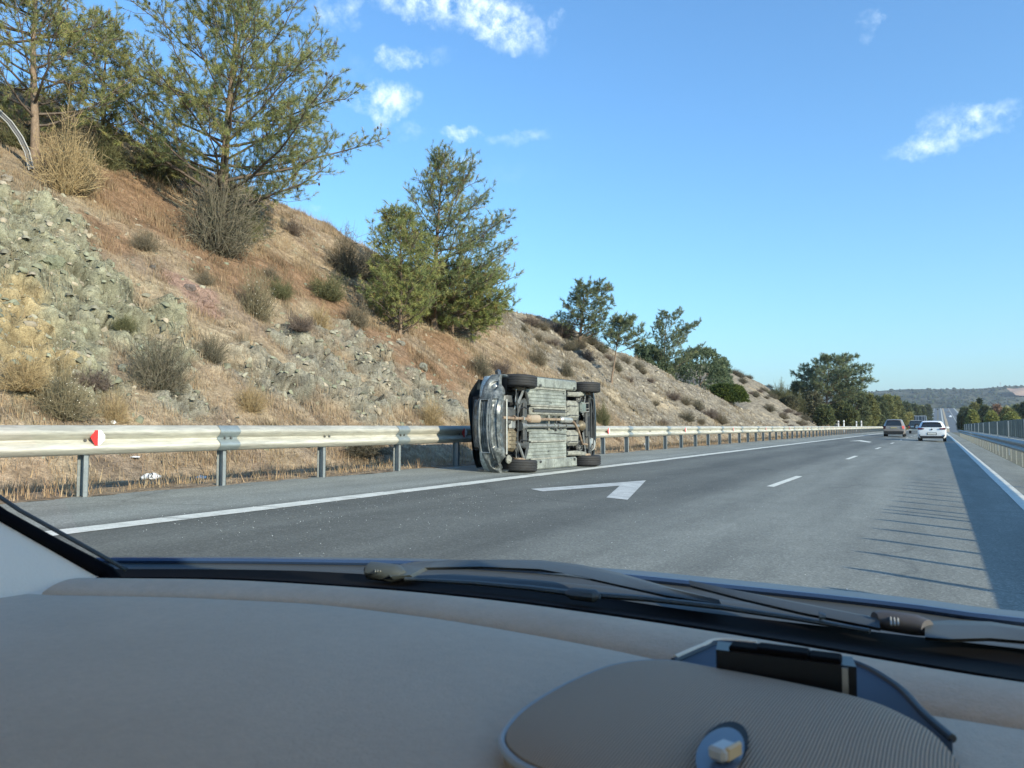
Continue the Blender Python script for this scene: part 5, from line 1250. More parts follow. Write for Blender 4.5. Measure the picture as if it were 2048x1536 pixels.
m_white = mat('white_paint', (.74, .78, .80), rough=.25, coat=.5, var=.05); m_taupe = mat('taupe_paint', (.27, .245, .225), rough=.3, coat=.5, metal=.3, var=.08)
m_tail = mat('tail_lamp', (.10, .012, .012), rough=.25); m_tailb = mat('tail_lamp_bright', (.55, .10, .07), rough=.2); m_plate = mat('number_plate', (.62, .64, .60), rough=.5); m_platey = mat('plate_yellow', (.42, .36, .20), rough=.5)
def hatch(label, pos, m, W=1.79, roof=1.46, kind=0, rz=0.):
    hb = W / 2; root = empty('car', pos, label, 'car', None, rot=(0, 0, rz)); rf = roof
    sp_ = [(-.02, .34, .78, .80, hb * .86, hb * .70), (.0, .28, .95, 1.0, hb * .93, hb * .74), (.10, .24, .98, 1.10, hb * .985, hb * .72), (.36, .22, 1.0, rf - .06, hb, hb * .70), (.55, .22, 1.0, rf - .01, hb, hb * .70), (1.6, .2, .98, rf, hb, hb * .72), (2.4, .2, .96, rf - .05, hb, hb * .70), (3.2, .2, .94, 1.0, hb, hb * .8), (4.0, .22, .82, .84, hb * .97, hb * .8), (4.3, .28, .70, .72, hb * .86, hb * .7)]
    loft_car('body', sp_, m, root)
    q = lambda x, y, z: (x, y, z)
    wz0, wz1 = 1.02, rf - .13
    patch('rear_window', [q(-hb * .74, -.02 + .05, wz0), q(hb * .74, .03, wz0), q(hb * .60, .27, wz1), q(hb * .3, .26, wz1 + .03), q(-hb * .3, .26, wz1 + .03), q(-hb * .60, .27, wz1)], m_glass, root, .05)
    patch('roof_spoiler', [q(-hb * .64, .30, rf - .03), q(hb * .64, .30, rf - .03), q(hb * .60, .22, rf - .075), q(-hb * .60, .22, rf - .075)], m, root, .10)
    for s in (1, -1):
        if kind == 0: patch('tail_lamp', [q(s * hb * .97, .08, .99), q(s * hb * .50, -.01, .93), q(s * hb * .56, -.02, .86), q(s * hb * .95, .03, .84)], m_tail, root, .05)
        else: patch('tail_lamp', [q(s * hb * .97, .08, 1.0), q(s * hb * .72, -.01, .98), q(s * hb * .76, -.02, .74), q(s * hb * .96, .03, .70)], m_tailb if s > 0 else m_tail, root, .05)
        MB().cbox((s * (hb + .09), 2.35, .98), (.18, .10, .13), .03).obj('door_mirror', m if kind == 0 else m_black, root)
        patch('bumper_reflector', [q(s * hb * .86, -.02, .50), q(s * hb * .80, -.03, .50), q(s * hb * .82, -.03, .40), q(s * hb * .88, -.02, .42)], m_black, root, .03)
    patch('number_plate', [q(-.26, -.03, .50 if kind == 0 else .78), q(.26, -.03, .50 if kind == 0 else .78), q(.26, -.03, .61 if kind == 0 else .88), q(-.26, -.03, .61 if kind == 0 else .88)], m_plate if kind == 0 else m_platey, root, .02)
    patch('plate_recess', [q(-.30, -.012, .47 if kind == 0 else .75), q(.30, -.012, .47 if kind == 0 else .75), q(.30, -.012, .64 if kind == 0 else .91), q(-.30, -.012, .64 if kind == 0 else .91)], m_dark if kind == 0 else m, root, .02)
    patch('lower_bumper', [q(-hb * .86, -.035, .40), q(hb * .86, -.035, .40), q(hb * .76, -.02, .24), q(-hb * .76, -.02, .24)] if kind == 0 else [q(-hb * .90, -.035, .52), q(hb * .90, -.035, .52), q(hb * .80, -.02, .24), q(-hb * .80, -.02, .24)], m_black, root, .04)
    if kind == 0: MB().lathe([(0, -.02), (.05, -.018), (.06, 0)], 14, Matrix.Translation((0, -.035, .86))).obj('badge', m_dark, root)
    MB().tube([(.45, -.06, .30), (.45, .1, .30)], .035, 8).obj('exhaust_tip', m_dark, root)
    for s in (1, -1): MB().cbox((s * .34, 1.6, 1.05), (.28, .14, .32), .05).obj('headrest', m_dark, root)
    car_wheels(root, hb - .02, (.75, 3.35), .325)
    return root
hatch('white hatchback driving ahead in the right lane, tail towards us', stand(1864, 880, 54), m_white, 1.80, 1.46, 0, R(-.5))
hatch('taupe brown hatchback driving ahead in the left lane', stand(1788, 870, 70), m_taupe, 1.80, 1.60, 1)
p_ = stand(1832, 865, 104); root = empty('off_road_car', p_, 'boxy black off road car with a spare wheel on its tail door', 'car')
hb = .88; rf = 1.80
loft_car('body', [(0, .45, 1.05, 1.1, hb * .96, hb * .8), (.02, .40, 1.05, 1.2, hb, hb * .84), (.12, .38, 1.05, rf - .04, hb, hb * .82), (1.6, .38, 1.05, rf, hb, hb * .82), (2.5, .38, 1.05, rf - .02, hb, hb * .80), (3.0, .38, 1.05, 1.1, hb, hb * .82), (4.0, .4, 1.0, 1.02, hb, hb * .8), (4.1, .45, .9, .92, hb * .9, hb * .7)], mat('black_paint', (.02, .022, .025), rough=.25, coat=.5), root)
patch('rear_window', [(-hb * .76, .02, 1.16), (hb * .76, .02, 1.16), (hb * .68, .08, 1.62), (-hb * .68, .08, 1.62)], m_glass, root, .05)
patch('roof_band', [(-hb * .70, .05, rf - .06), (hb * .70, .05, rf - .06), (hb * .66, .08, rf), (-hb * .66, .08, rf)], m_silver, root, .05)
sw = empty('spare_wheel'); sw.parent = root; sw.location = (.16, -.14, .98); sw.rotation_euler = (0, 0, math.pi)
tm, rm = wheel_meshes(.35, .22); link('tyre', tm, None, sw); link('rim', rm, None, sw)
m_lampw = mat('pale_lamp', (.6, .6, .58), rough=.3)
patch('number_plate', [(-.62, -.02, .86), (-.20, -.02, .86), (-.20, -.02, 1.06), (-.62, -.02, 1.06)], m_plate, root, .02)
patch('rear_bumper', [(-hb, -.06, .42), (hb, -.06, .42), (hb, -.06, .66), (-hb, -.06, .66)], m_silver, root, .06)
for s in (1, -1): patch('tail_lamp', [(s * hb * .98, -.01, .74), (s * hb * .84, -.01, .74), (s * hb * .84, -.01, 1.0), (s * hb * .98, -.01, 1.0)], m_tailb, root, .03); MB().cbox((s * (hb + .1), 2.6, 1.15), (.18, .1, .2), .03).obj('door_mirror', m_black, root)
car_wheels(root, hb - .03, (.8, 3.2), .36)
# small dark car between the truck and the white car
p_ = stand(1857, 860, 128); root = empty('car', p_, 'dark car mostly hidden in front of the white hatchback', 'car')
loft_car('body', [(0, .3, .95, 1.0, .84, .66), (.1, .25, 1.0, 1.2, .88, .64), (.5, .22, 1.0, 1.62, .9, .66), (2.0, .2, 1.0, 1.68, .9, .68), (3.2, .2, .95, 1.0, .9, .7), (4.2, .28, .7, .72, .8, .6)], m_dark, root)
patch('rear_window', [(-.64, .06, 1.04), (.64, .06, 1.04), (.55, .32, 1.48), (-.55, .32, 1.48)], m_glass, root, .05); patch('tail_lamp', [(.6, -.01, .8), (.8, -.01, .8), (.8, -.01, .95), (.6, -.01, .95)], m_tail, root, .03)
car_wheels(root, .86, (.7, 3.2), .32)
# container lorry
p_ = stand(1841, 862, 178); root = empty('container_lorry', p_, 'dark blue container lorry seen from behind before the golden bush trees', 'truck')
m_cont = mat('container_blue', (.045, .075, .105), rough=.6, var=.2); m_bar = mat('lock_bar', (.30, .35, .40), rough=.5)
MB().box((-1.22, 0, 1.15), (1.22, 12, 3.75)).obj('container', m_cont, root)
for x in (-.85, -.38, .38, .85): MB().box((x - .05, -.08, 1.2), (x + .05, .0, 3.7)).obj('lock_bar', m_bar, root)
MB().box((-1.25, -.05, 3.66), (1.25, .1, 3.80)).obj('container_header', m_bar, root)
for s in (1, -1): MB().box((s * 1.19 - .06, -.06, 1.15), (s * 1.19 + .06, .05, 3.7)).obj('corner_post', m_bar if s > 0 else m_dark, root)
for x in (-.6, 0, .6): MB().box((x - .02, -.03, 1.2), (x + .02, .02, 3.65)).obj('door_rib', m_dark, root)
MB().box((-1.15, .0, .5), (1.15, .12, .68)).obj('rear_underrun_bar', m_dark, root); MB().box((-.5, .15, .75), (.5, 12.5, 1.14)).obj('chassis', m_dark, root)
MB().box((-1.2, 12.3, .6), (1.2, 14.3, 3.3)).obj('cab', m_cont, root)
for s in (1, -1): MB().box((s * 1.0 - .15, -.02, .72), (s * 1.0 + .15, .03, .84)).obj('tail_lamp', m_tail, root)
car_wheels(root, 1.2, (1.2, 2.5, 12.9), .5, .3)
# far vehicles on the climbing road
for (x, y, m, lb) in ((7.2, 640, m_white, 'tiny white car coming down the far climbing road'), (-1.0, 900, m_dark, 'tiny dark car high on the far climbing road'), (7.5, 800, m_taupe, 'tiny brown car coming down higher on the far road')):
    z = float(yprof(y)) + .4; root = empty('car', (x, y, z), lb, 'car')
    loft_car('body', [(0, .3, .95, 1.0, .84, .66), (.1, .25, 1.0, 1.2, .88, .64), (.5, .22, 1.0, 1.5, .9, .66), (2.0, .2, 1.0, 1.55, .9, .68), (3.2, .2, .95, 1.0, .9, .7), (4.2, .28, .7, .72, .8, .6)], m, root)
    car_wheels(root, .86, (.7, 3.2), .32)

# ------------------------------------------------------------------ signs, posts, houses, pylon
m_sign = mat('sign_face', (.42, .55, .60), rough=.5); m_pole = mat('sign_pole', (.35, .36, .36), rough=.5, metal=.5)
p = at(1797, 850, 205); z = float(ground(p[0], p[1])) if p[0] > -40 else 0; zz = 1.08
root = empty('road_sign', (p[0], p[1], zz - 1.2), 'small pale blue two panel road sign by the wood beyond the taupe car', 'sign')
for (z0, z1) in ((3.0, 3.85), (4.0, 4.85)): MB().cbox((0, 0, (z0 + z1) / 2), (1.35, .05, z1 - z0), .02).obj('sign_panel', m_sign, root)
for s in (-.45, .45): MB().box((s - .04, .04, 0), (s + .04, .10, 4.8)).obj('pole', m_pole, root)
p = at(1785, 850, 190); root = empty('round_sign', (p[0], p[1], -.1), 'small round white sign left of the pale blue panels', 'sign')
MB().lathe([(0, -.02), (.33, -.02), (.33, .02), (0, .02)], 20, Matrix.Translation((0, 0, 4.1))).obj('sign_disc', m_wht, root); MB().box((-.03, .02, 0), (.03, .06, 4.2)).obj('pole', m_pole, root)
for i, (u, d) in enumerate(((1677, 97), (1688, 97), (1713, 106), (1723, 106))):
    p = at(u, 853, d); zg = float(hill(np.array(p[0]), np.array(p[1])))
    root = empty('marker_post', (p[0], p[1], zg), ['short white marker post behind the barrier, leftmost before the lone pine', 'slightly taller white marker post right of the leftmost one', 'white marker post right of the lone pine trunk', 'last white marker post towards the pale cutting'][i], 'post')
    MB().cbox((0, 0, .78), (.16, .10, 1.56 - (0 if i % 2 else .12)), .02).obj('post_body', m_wht, root); MB().box((-.082, -.053, 1.2), (.082, .053, 1.28)).obj('band', m_black, root)
m_wood = mat('fence_post_wood', (.30, .27, .22), rough=.9)
for i in range(9):
    Yp = 96 + i * 4.2; X = float(toe(np.array(Yp))) - 1.25 * float(crest(np.array(Yp))) / .7; zg = float(hill(np.array(X), np.array(Yp)))
    MBp = MB().tube([(0, 0, -.3), (.03, 0, 1.5)], .05, 6).obj('fence_post', m_wood); MBp.location = (X, Yp, zg); tag(MBp, 'thin weathered fence post standing on the second hill crest', 'post', 'fence posts on the second hill')
m_wall = mat('house_wall', (.72, .72, .68), rough=.8); m_roof = mat('house_roof', (.42, .30, .24), rough=.8)
def house(u, v, d, w_, h_, label, roof=True):
    p = at(u, v, d); root = empty('house', p, label, 'house')
    MB().box((-w_ / 2, 0, -2), (w_ / 2, 8, h_)).obj('wall', m_wall, root)
    if roof: MB().prism([(-w_ / 2 - .4, -.4, h_ + .02), (w_ / 2 + .4, -.4, h_ + .02), (0, -.4, h_ + 1.3)], (0, 8.8, 0)).obj('roof', m_roof, root)
    else: MB().box((-w_ / 2 - .2, -.2, h_ + .02), (w_ / 2 + .2, 8.2, h_ + .3)).obj('roof', m_wall, root)
    for x in (-w_ * .3, 0, w_ * .3): MB().box((x - .5, -.05, h_ * .35), (x + .5, -.004, h_ * .75)).obj('window', m_glass, root)
house(1918, 816.5, 1690, 13, 4.2, 'small white flat roofed house in the trees beside the far road', False); house(1990, 816.5, 1690, 12, 2.6, 'low white house among the valley trees further right'); house(2010, 818, 1650, 11, 3., 'pale house nearly hidden in the valley trees', False)
p = at(2001, 774, 2290); root = empty('pylon', (p[0], p[1], p[2] - 1), 'thin lattice pylon standing on the distant ridge', 'pylon'); hp = 15
for s in ((-1, -1), (1, -1), (1, 1), (-1, 1)): MB().tube([(s[0] * 1.6, s[1] * 1.6, -3), (s[0] * .3, s[1] * .3, hp)], .28, 4).obj('leg', m_pole, root)
for z, w_ in ((hp * .75, 3.0), (hp * .92, 2.2)): MB().tube([(-w_, 0, z), (w_, 0, z)], .22, 4).obj('cross_arm', m_pole, root)

# curved pale pipe at the left edge
p0 = hit(62, 334); dd = depth(p0) - .3
for k, off in enumerate((0, 9)):
    pts = [at(u + off, v - off * .3, dd) for u, v in ((-90, 178), (-50, 196), (-10, 222), (15, 246), (36, 276), (50, 305), (58, 340))]
    if k == 0: root = empty('drain_pipe', p0, 'pale grey pipe curving down out of the boughs at the left edge', 'pipe')
    MB().tube([tuple(Vector(q) - Vector(p0)) for q in pts], .015, 8).obj('pipe_tube', mat('pale_pipe', (.36, .36, .34), rough=.5), root, True)
MB().tube([tuple(Vector(at(u + 4, v - 1, dd + .04)) - Vector(p0)) for u, v in ((-90, 178), (-50, 196), (-10, 222), (15, 246), (36, 276), (50, 305), (58, 340))], .055, 8).obj('pipe_body', mat('dark_pipe', (.10, .10, .10), rough=.6), root, True)

bs = MB(); rr = random.Random(4)
rows = []
for i in range(7):
    rows.append([tuple(np.array(at(2013 + 9 * j + 3 * i, 776 + 2.4 * i + 1.2 * math.sin(j + i), 2050 - 14 * i))) for j in range(8)])
bs.grid(rows).obj('bare_slope', mat('bare_earth', (.34, .235, .17), rough=1., var=.3, scale=.03))['kind'] = 'structure'
# litter
m_bag = mat('white_plastic', (.66, .68, .68), rough=.4, var=.1, scale=20); m_ink = mat('black_ink', (.02, .02, .02), rough=.6)
def crumple(u, v, wpx, hpx, label, seed, name='plastic_bag', y_on=None, onroad=True, m=m_bag):
    p = hit(u, v) if not onroad else on_road(u, v)
    if onroad: p[2] = float(ground(np.array(p[0]), np.array(p[1])))
    w_ = px2m(wpx, p); h_ = px2m(hpx, p); rows = []
    for i in range(9):
        rows.append([((j / 9 - .5) * w_ * (1 - .3 * abs(i / 8 - .5)), (i / 8 - .5) * w_ * .55, h_ * (.15 + .85 * math.sin(math.pi * i / 8) * (.35 + .65 * math.sin(math.pi * j / 9))) + .35 * h_ * mnoise.noise(Vector((i * .7, j * .7, seed)))) for j in range(10)])
    o = MB().grid(rows).grid([[(a * .98, b * .98, max(c - .012, 0)) for a, b, c in r] for r in rows]).obj(name, m, smooth=False); o.location = p; o.rotation_euler = (0, 0, YAW + .1)
    return tag(o, label, 'litter')
b1 = crumple(303, 958, 40, 12, 'crumpled white plastic bag with black print in the grass under the barrier', 1)
pb = Vector(b1.location)
fc = bpy.data.curves.new('printed_figures', 'FONT'); fc.body = '(2'; fc.size = .10; fc.extrude = .002; fc.materials.append(m_ink)
to0 = bpy.data.objects.new('printed_figures_curve', fc); COL.objects.link(to0); bpy.context.view_layer.update(); me_t = bpy.data.meshes.new_from_object(to0.evaluated_get(bpy.context.evaluated_depsgraph_get())); bpy.data.objects.remove(to0); to = link('printed_figures', me_t); to['kind'] = 'stuff'; to.parent = b1; to.location = (-.03, -.085, .030); to.rotation_euler = (R(60), 0, 0)
crumple(402, 957, 22, 6, 'small white paper scrap beside the pale gravel patch', 2, 'paper_scrap')
crumple(1292, 892, 10, 7, 'small white crumpled paper at the foot of a barrier post past the car', 3, 'paper_scrap')
crumple(226, 848, 12, 8, 'white paper scrap caught in the grass above the barrier top', 4, 'paper_scrap', onroad=False)
crumple(270, 915, 20, 3, 'thin white rag in the grass behind the barrier', 5, 'rag', onroad=False)
crumple(985, 851, 6, 6, 'white scrap above the barrier behind the overturned car', 7, 'paper_scrap', onroad=False) if False else None
# ------------------------------------------------------------------ the car we sit in
def PD(u, v, dl):
    """the point seen at u, v that lies dl metres below the eye"""
    d = ray(u, v); t = dl / -d[2]; return CP + d * t
m_dash = mat('dash_plastic', (.62, .47, .335), rough=.6, bump=.0011, bscale=380, spec=.22, var=.07, scale=14, vfine=90.)
m_dash2 = mat('dash_lower', (.62, .47, .335), rough=.5, bump=.0011, bscale=380, spec=.28, var=.06, scale=7, vfine=120.)
m_trim = mat('cream_pillar_trim', (.95, .80, .61), rough=.75, bump=.001, bscale=300)
m_rub = mat('black_seal', (.003, .003, .004), rough=.8, spec=.1); m_cowl = mat('cowl_plastic', (.055, .064, .066), rough=.55, var=.12, scale=5, spec=.5)
m_cowl2 = mat('cap_print', (.30, .30, .27), rough=.7)
m_wip = mat('wiper_black', (.06, .070, .070), rough=.5, spec=.5); m_hood = mat('bonnet_paint', (.10, .13, .15), rough=.45); m_hoodb = mat('bonnet_dark_blue', (.03, .06, .13), rough=.35)
own = empty('own_car', label='interior of the car we ride in: grey beige dashboard, cream pillar, wipers', cat='car')
XS = np.linspace(-.815, .82, 60)
def line(pts, dl):
    """curve through picture points at dl below the eye -> functions y(x), z(x); the right half mirrors the left"""
    P = np.array([PD(u, v, dl if np.isscalar(dl) else np.interp(u, dl[0], dl[1])) for u, v in pts]); i = np.argsort(P[:, 0]); P = P[i]
    xr = P[-1, 0]
    def f(x):
        x = np.asarray(x, float); xx = np.where(x > xr, np.maximum(2 * xr - x, P[0, 0]), x)
        return np.interp(xx, P[:, 0], P[:, 1]), np.interp(xx, P[:, 0], P[:, 2])
    return f
def smooth(a, k=2):
    a = np.array(a)
    for _ in range(k): a[1:-1] = .25 * a[:-2] + .5 * a[1:-1] + .25 * a[2:]
    return a
def curve(pts, dl, n=44):
    U = np.linspace(pts[0][0], 2048, n); Vv = np.interp(U, [p[0] for p in pts], [p[1] for p in pts]); Vv = smooth(Vv, 2)
    L_ = [PD(u, v, dl) for u, v in zip(U, Vv)]; xm_ = .06
    L_ = [p for p in L_ if p[0] < xm_ - .01]
    return [tuple(p) for p in L_] + [(2 * xm_ - p[0], p[1], p[2]) for p in L_[::-1]]
def resamp(P, n=100):
    P = np.array(P); s_ = np.concatenate([[0], np.cumsum(np.linalg.norm(np.diff(P, axis=0), axis=1))]); t = np.linspace(0, s_[-1], n)
    return np.stack([np.interp(t, s_, P[:, i]) for i in range(3)], -1)
E0 = line([(188, 1158), (350, 1157), (500, 1161), (800, 1181), (1024, 1204), (1300, 1243), (1600, 1291), (1850, 1335), (2048, 1368)], .165)     # dash edge under the glass
E1 = line([(100, 1196), (250, 1196), (400, 1200), (650, 1212), (900, 1243), (1150, 1287), (1330, 1324), (1500, 1368), (1700, 1408), (1900, 1440), (2048, 1462)], .174)      # valley
C0 = resamp(curve([(188, 1158), (350, 1157), (500, 1161), (800, 1181), (1024, 1204), (1300, 1243), (1600, 1291), (1850, 1335), (2048, 1368)], .165))
CB = resamp(curve([(212, 1138), (400, 1138), (600, 1141), (800, 1152), (1024, 1168), (1200, 1194), (1400, 1224), (1700, 1258), (2048, 1298)], .182))
CH = resamp(curve([(212, 1116), (500, 1117), (850, 1122), (1024, 1132), (1250, 1147), (1400, 1163), (1650, 1188), (1850, 1210), (2048, 1240)], .194))
y0, z0 = E0(XS); y1, z1 = E1(XS)
y0, y1 = [smooth(a, 3) for a in (y0, y1)]
def row(y, z): return [(x, a, b) for x, a, b in zip(XS, y, z)]
def prow(P): return [tuple(p) for p in P]
up3 = np.array([0, 0, 1.]); fw3 = np.array([0, 1., 0])
rows = []
# under the seal, over the front strip, down into the valley
rows.append(row(y0 + .03, z0 - .01)); rows.append(row(y0, z0))
for f in np.linspace(.08, .92, 9):
    rows.append(row(y0 + (y1 - y0) * f, z0 + (z1 - z0) * f ** 3 + .0032 * math.sin(math.pi * f) ** .8))
rows.append(row(y1 + .002, z1 - .001))
MB().grid(rows).obj('dashboard_front_strip', m_dash, own, True)
XP = np.linspace(-.815, .82, 90); yv, zv = E1(XP); yv = smooth(yv, 4)
rows = [[(x, a, b - .004) for x, a, b in zip(XP, yv, zv)], [(x, a - .003, b + .0005) for x, a, b in zip(XP, yv, zv)], [(x, a - .010, b + .004) for x, a, b in zip(XP, yv, zv)]]
for f in np.linspace(.05, 1, 18):
    yy_ = yv - .010 - (yv + .10) * f; rows.append([(x, a, b + .004 + .010 * math.sin(min(f * 2.2, 1.57)) - .10 * max(0, f - .82) ** 1.3) for x, a, b in zip(XP, yy_, zv)])
rows.append([(x, -.14, .55) for x in XP])
MB().grid(rows).obj('dashboard', m_dash2, own, True)
# black band between dash and glass, cowl, rear edge of the bonnet
MB().grid([prow(C0 + fw3 * .002 - up3 * .006), prow(C0 + fw3 * .004 + up3 * .0012), prow(C0 * .75 + CB * .25 - up3 * .004), prow(C0 * .25 + CB * .75 - up3 * .006), prow(CB)]).obj('windscreen_seal', m_rub, own, True)
MB().grid([prow(CB - up3 * .004)] + [prow(CB + (CH - CB) * f - up3 * (.004 + .008 * math.sin(math.pi * f) - .003 * math.sin(f * 22) * (f < .8))) for f in np.linspace(.06, .94, 22)] + [prow(CH - up3 * .004)]).obj('cowl_panel', m_cowl, own, True)
hf = np.clip((CH[:, 0] + 1.1) / .8, 0, 1)[:, None] * .02
MB().grid([prow(CH - fw3 * .004 - up3 * .005), prow(CH), prow(CH + fw3 * (.012 + hf)), prow(CH + fw3 * .30 - up3 * .10), prow(CH + fw3 * .75 - up3 * .30), prow(CH + fw3 * .9 - up3 * .6)]).obj('bonnet', m_hood, own, True)
MB().tube([tuple(p - fw3 * .014 - up3 * .001) for p in CH[::2]], .0042, 6).obj('bonnet_seal', m_hoodb, own, True)  # thin dark blue line along the bonnet's rear edge
# cream pillar with its black edge
A0 = PD(205, 1149, .166); A1 = Vector((-.80, .41, .995)); up = (A1 - Vector(A0)).normalized()
e0 = Vector(A0); e1 = Vector(PD(0, 1036, .102)); e2 = e1 + (e1 - e0).normalized() * .55; e2.x += .05; e2.z += .05
base = [Vector(PD(100, 1199, .176)), Vector(PD(0, 1200, .176)), Vector((-.83, .10, H - .175)), Vector((-.83, -.3, H - .175))]
pil = MB(); pil.add([e0, e1, e2, (-.78, -.35, H + .30), (-.83, -.35, H - .175), base[2], base[1], base[0]], [(0, 1, 6, 7), (1, 5, 6), (1, 2, 5), (2, 3, 4, 5)])
pil.add([tuple(Vector(p) + Vector((-.04, .0, 0))) for p in pil.v[:8]], [(0, 1, 6, 7), (1, 5, 6), (1, 2, 5), (2, 3, 4, 5)])
pil.obj('pillar_trim', m_trim, own)
s0 = e0 + Vector((.004, .004, .0)); s1 = e1 + Vector((.002, .002, .002)); s2 = e2
MB().tube([tuple(s0 + (s0 - s1) * .06 - Vector((0, 0, .004))), tuple(s0), tuple(s0 * .5 + s1 * .5 + Vector((0, 0, -.0005))), tuple(s1), tuple(s2)], [.009, .009, .0075, .007, .007], 10).obj('pillar_seal', m_rub, own, True)
MB().tube([tuple(s0 + Vector((.018, .010, .005))), tuple((s0 + s1) / 2 + Vector((.010, .012, .006))), tuple(s1 + Vector((.010, .012, .006))), tuple(s2 + Vector((.012, .01, .005)))], .0025, 8).obj('pillar_bead', m_cowl, own, True)
# wipers: arm, blade and pivot cap
def wiper(pts_arm, r_arm, pts_blade, r_blade, piv, dl, flat=.5):
    w_ = empty('wiper'); w_.parent = own
    MB().tube([PD(u, v, d) for u, v, d in pts_arm], r_arm, 10, flat=flat).obj('wiper_arm', m_wip, w_, True)
    MB().tube([PD(u, v, d) for u, v, d in pts_blade], r_blade, 8, flat=.6).obj('wiper_blade', m_wip, w_, True)
    c = Vector(PD(*piv)); cap = MB().cbox((0, 0, 0), (.060, .030, .018), .006, Matrix.Translation(c) @ Matrix.Rotation(-.08, 4, 'Z')).obj('pivot_cap', m_wip, w_)
    for k in range(3): MB().cbox((0, 0, 0), (.0018, .003, .010), .0006, Matrix.Translation(c + Vector((-.006 + k * .005, -.0165, .001))) @ Matrix.Rotation(-.25, 4, 'Y')).obj('cap_mark', m_trim, w_)
    return w_
def band(name, top, bot, m, par, th=.004):
    """a plate between two picture curves; each point (u, v, depth below eye)"""
    a = [Vector(PD(*p)) for p in top]; b = [Vector(PD(*p)) for p in bot]
    c = [(x + y) * .5 + Vector((0, -.004, .004)) for x, y in zip(a, b)]
    f = Vector((0, .006, -.004))
    return MB().grid([[tuple(x + f) for x in a], [tuple(x) for x in a], [tuple(x) for x in c], [tuple(x) for x in b], [tuple(x + f) for x in b]]).obj(name, m, par, True)
w1 = empty('wiper'); w1.parent = own
dA = .170
band('wiper_arm', [(775, 1134, dA), (830, 1123, dA), (900, 1120, dA), (1000, 1119, dA), (1080, 1120, dA), (1160, 1129, dA), (1240, 1146, dA), (1330, 1172, dA), (1440, 1204, dA)],
     [(780, 1153, dA), (820, 1150, dA), (850, 1135, dA), (960, 1133, dA), (1080, 1138, dA), (1160, 1152, dA), (1240, 1170, dA), (1330, 1190, dA), (1440, 1208, dA)], m_wip, w1)
MB().tube([PD(u, v, .172) for u, v in ((810, 1158), (950, 1166), (1060, 1176), (1150, 1187), (1290, 1197), (1440, 1214), (1600, 1238), (1740, 1262))], [.003, .004, .0045, .005, .0045, .004, .0035, .003], 8, flat=.7).obj('wiper_blade', m_wip, w1, True)
MB().tube([PD(u, v, .170) for u, v in ((1132, 1186), (1145, 1187), (1190, 1192), (1200, 1193))], [.004, .009, .009, .004], 10, flat=.7).obj('blade_joint', m_cowl, w1, True)
MB().tube([PD(u, v, .170) for u, v in ((730, 1142), (742, 1141), (792, 1147), (806, 1149))], [.006, .014, .014, .006], 12, flat=.75).obj('pivot_cap', m_cowl, w1, True)
MB().tube([PD(u, v, .168) for u, v in ((1075, 1147), (1130, 1150), (1180, 1158))], [.0004, .0018, .0004], 6).obj('arm_glint', m_hood, w1, True)
for k in range(3): MB().tube([PD(749 + 5 * k, 1132, .166), PD(751 + 5 * k, 1143, .166)], .0007, 5).obj('cap_mark', m_cowl2, w1)
w2 = empty('wiper'); w2.parent = own
band('wiper_arm', [(1850, 1243, dA), (1900, 1240, dA), (1980, 1243, dA), (2100, 1262, dA), (2250, 1295, dA)], [(1850, 1274, dA), (1900, 1278, dA), (1980, 1276, dA), (2100, 1286, dA), (2250, 1310, dA)], m_wip, w2)
MB().tube([PD(u, v, .168) for u, v in ((1750, 1240), (1765, 1240), (1830, 1250), (1855, 1256))], [.0085, .0110, .0110, .0085], 12, flat=.8).obj('pivot_cap', mat('cap_brown', (.075, .075, .08), rough=.6), w2, True)
for k in range(3): MB().tube([PD(1781 + 7 * k, 1233, .163), PD(1783 + 7 * k, 1250, .163)], .0009, 5).obj('cap_mark', m_cowl2, w2)
band('wiper_arm', [(1380, 1163, dA), (1480, 1182, dA), (1600, 1205, dA), (1760, 1236, dA)], [(1380, 1170, dA), (1480, 1196, dA), (1600, 1224, dA), (1760, 1256, dA)], m_cowl, w2)
MB().tube([PD(1638, 1232, .166), PD(1652, 1233, .166)], [.004, .002], 8).obj('washer_jet', m_hood, w2, True)
# ribbed instrument cover, its groove, and the dark well with the black display box behind it
OUT = [(1012, 1476), (1030, 1440), (1075, 1402), (1150, 1360), (1235, 1328), (1330, 1320), (1430, 1336), (1560, 1360), (1715, 1394), (1800, 1426), (1870, 1470), (1925, 1545), (1925, 1640), (1700, 1680), (1400, 1660), (1200, 1600), (1100, 1542), (1040, 1512)]
def ribbed():
    m = bpy.data.materials.new('ribbed_fabric'); m.use_nodes = True; t = NT(m.node_tree); tc = t.n('ShaderNodeTexCoord')
    mp = t.n('ShaderNodeMapping', ins={'Vector': tc.outputs['Object'], 'Rotation': (0, 0, R(2))})
    dn = t.n('ShaderNodeTexNoise', ins={'Vector': tc.outputs['Object'], 'Scale': 9.0, 'Detail': 1.0})
    v = t.mix(.008, mp.outputs[0], dn.outputs['Color'])
    wv = t.n('ShaderNodeTexWave', wave_type='BANDS', bands_direction='X', ins={'Vector': v, 'Scale': 195.0, 'Distortion': 0.0})
    c = t.mix(wv.outputs['Fac'], (.24, .185, .13), (.62, .48, .34))
    b = t.n('ShaderNodeBsdfPrincipled', ins={'Base Color': c, 'Roughness': .6, 'Specular IOR Level': .4})
    bp = t.n('ShaderNodeBump', ins={'Height': wv.outputs['Fac'], 'Strength': .8, 'Distance': .0012}); t.link(bp.outputs[0], b.inputs['Normal'])
    t.link(b.outputs[0], t.n('ShaderNodeOutputMaterial').inputs[0]); return m
D0 = .153
ring = [Vector(PD(u, v, D0)) for u, v in OUT]
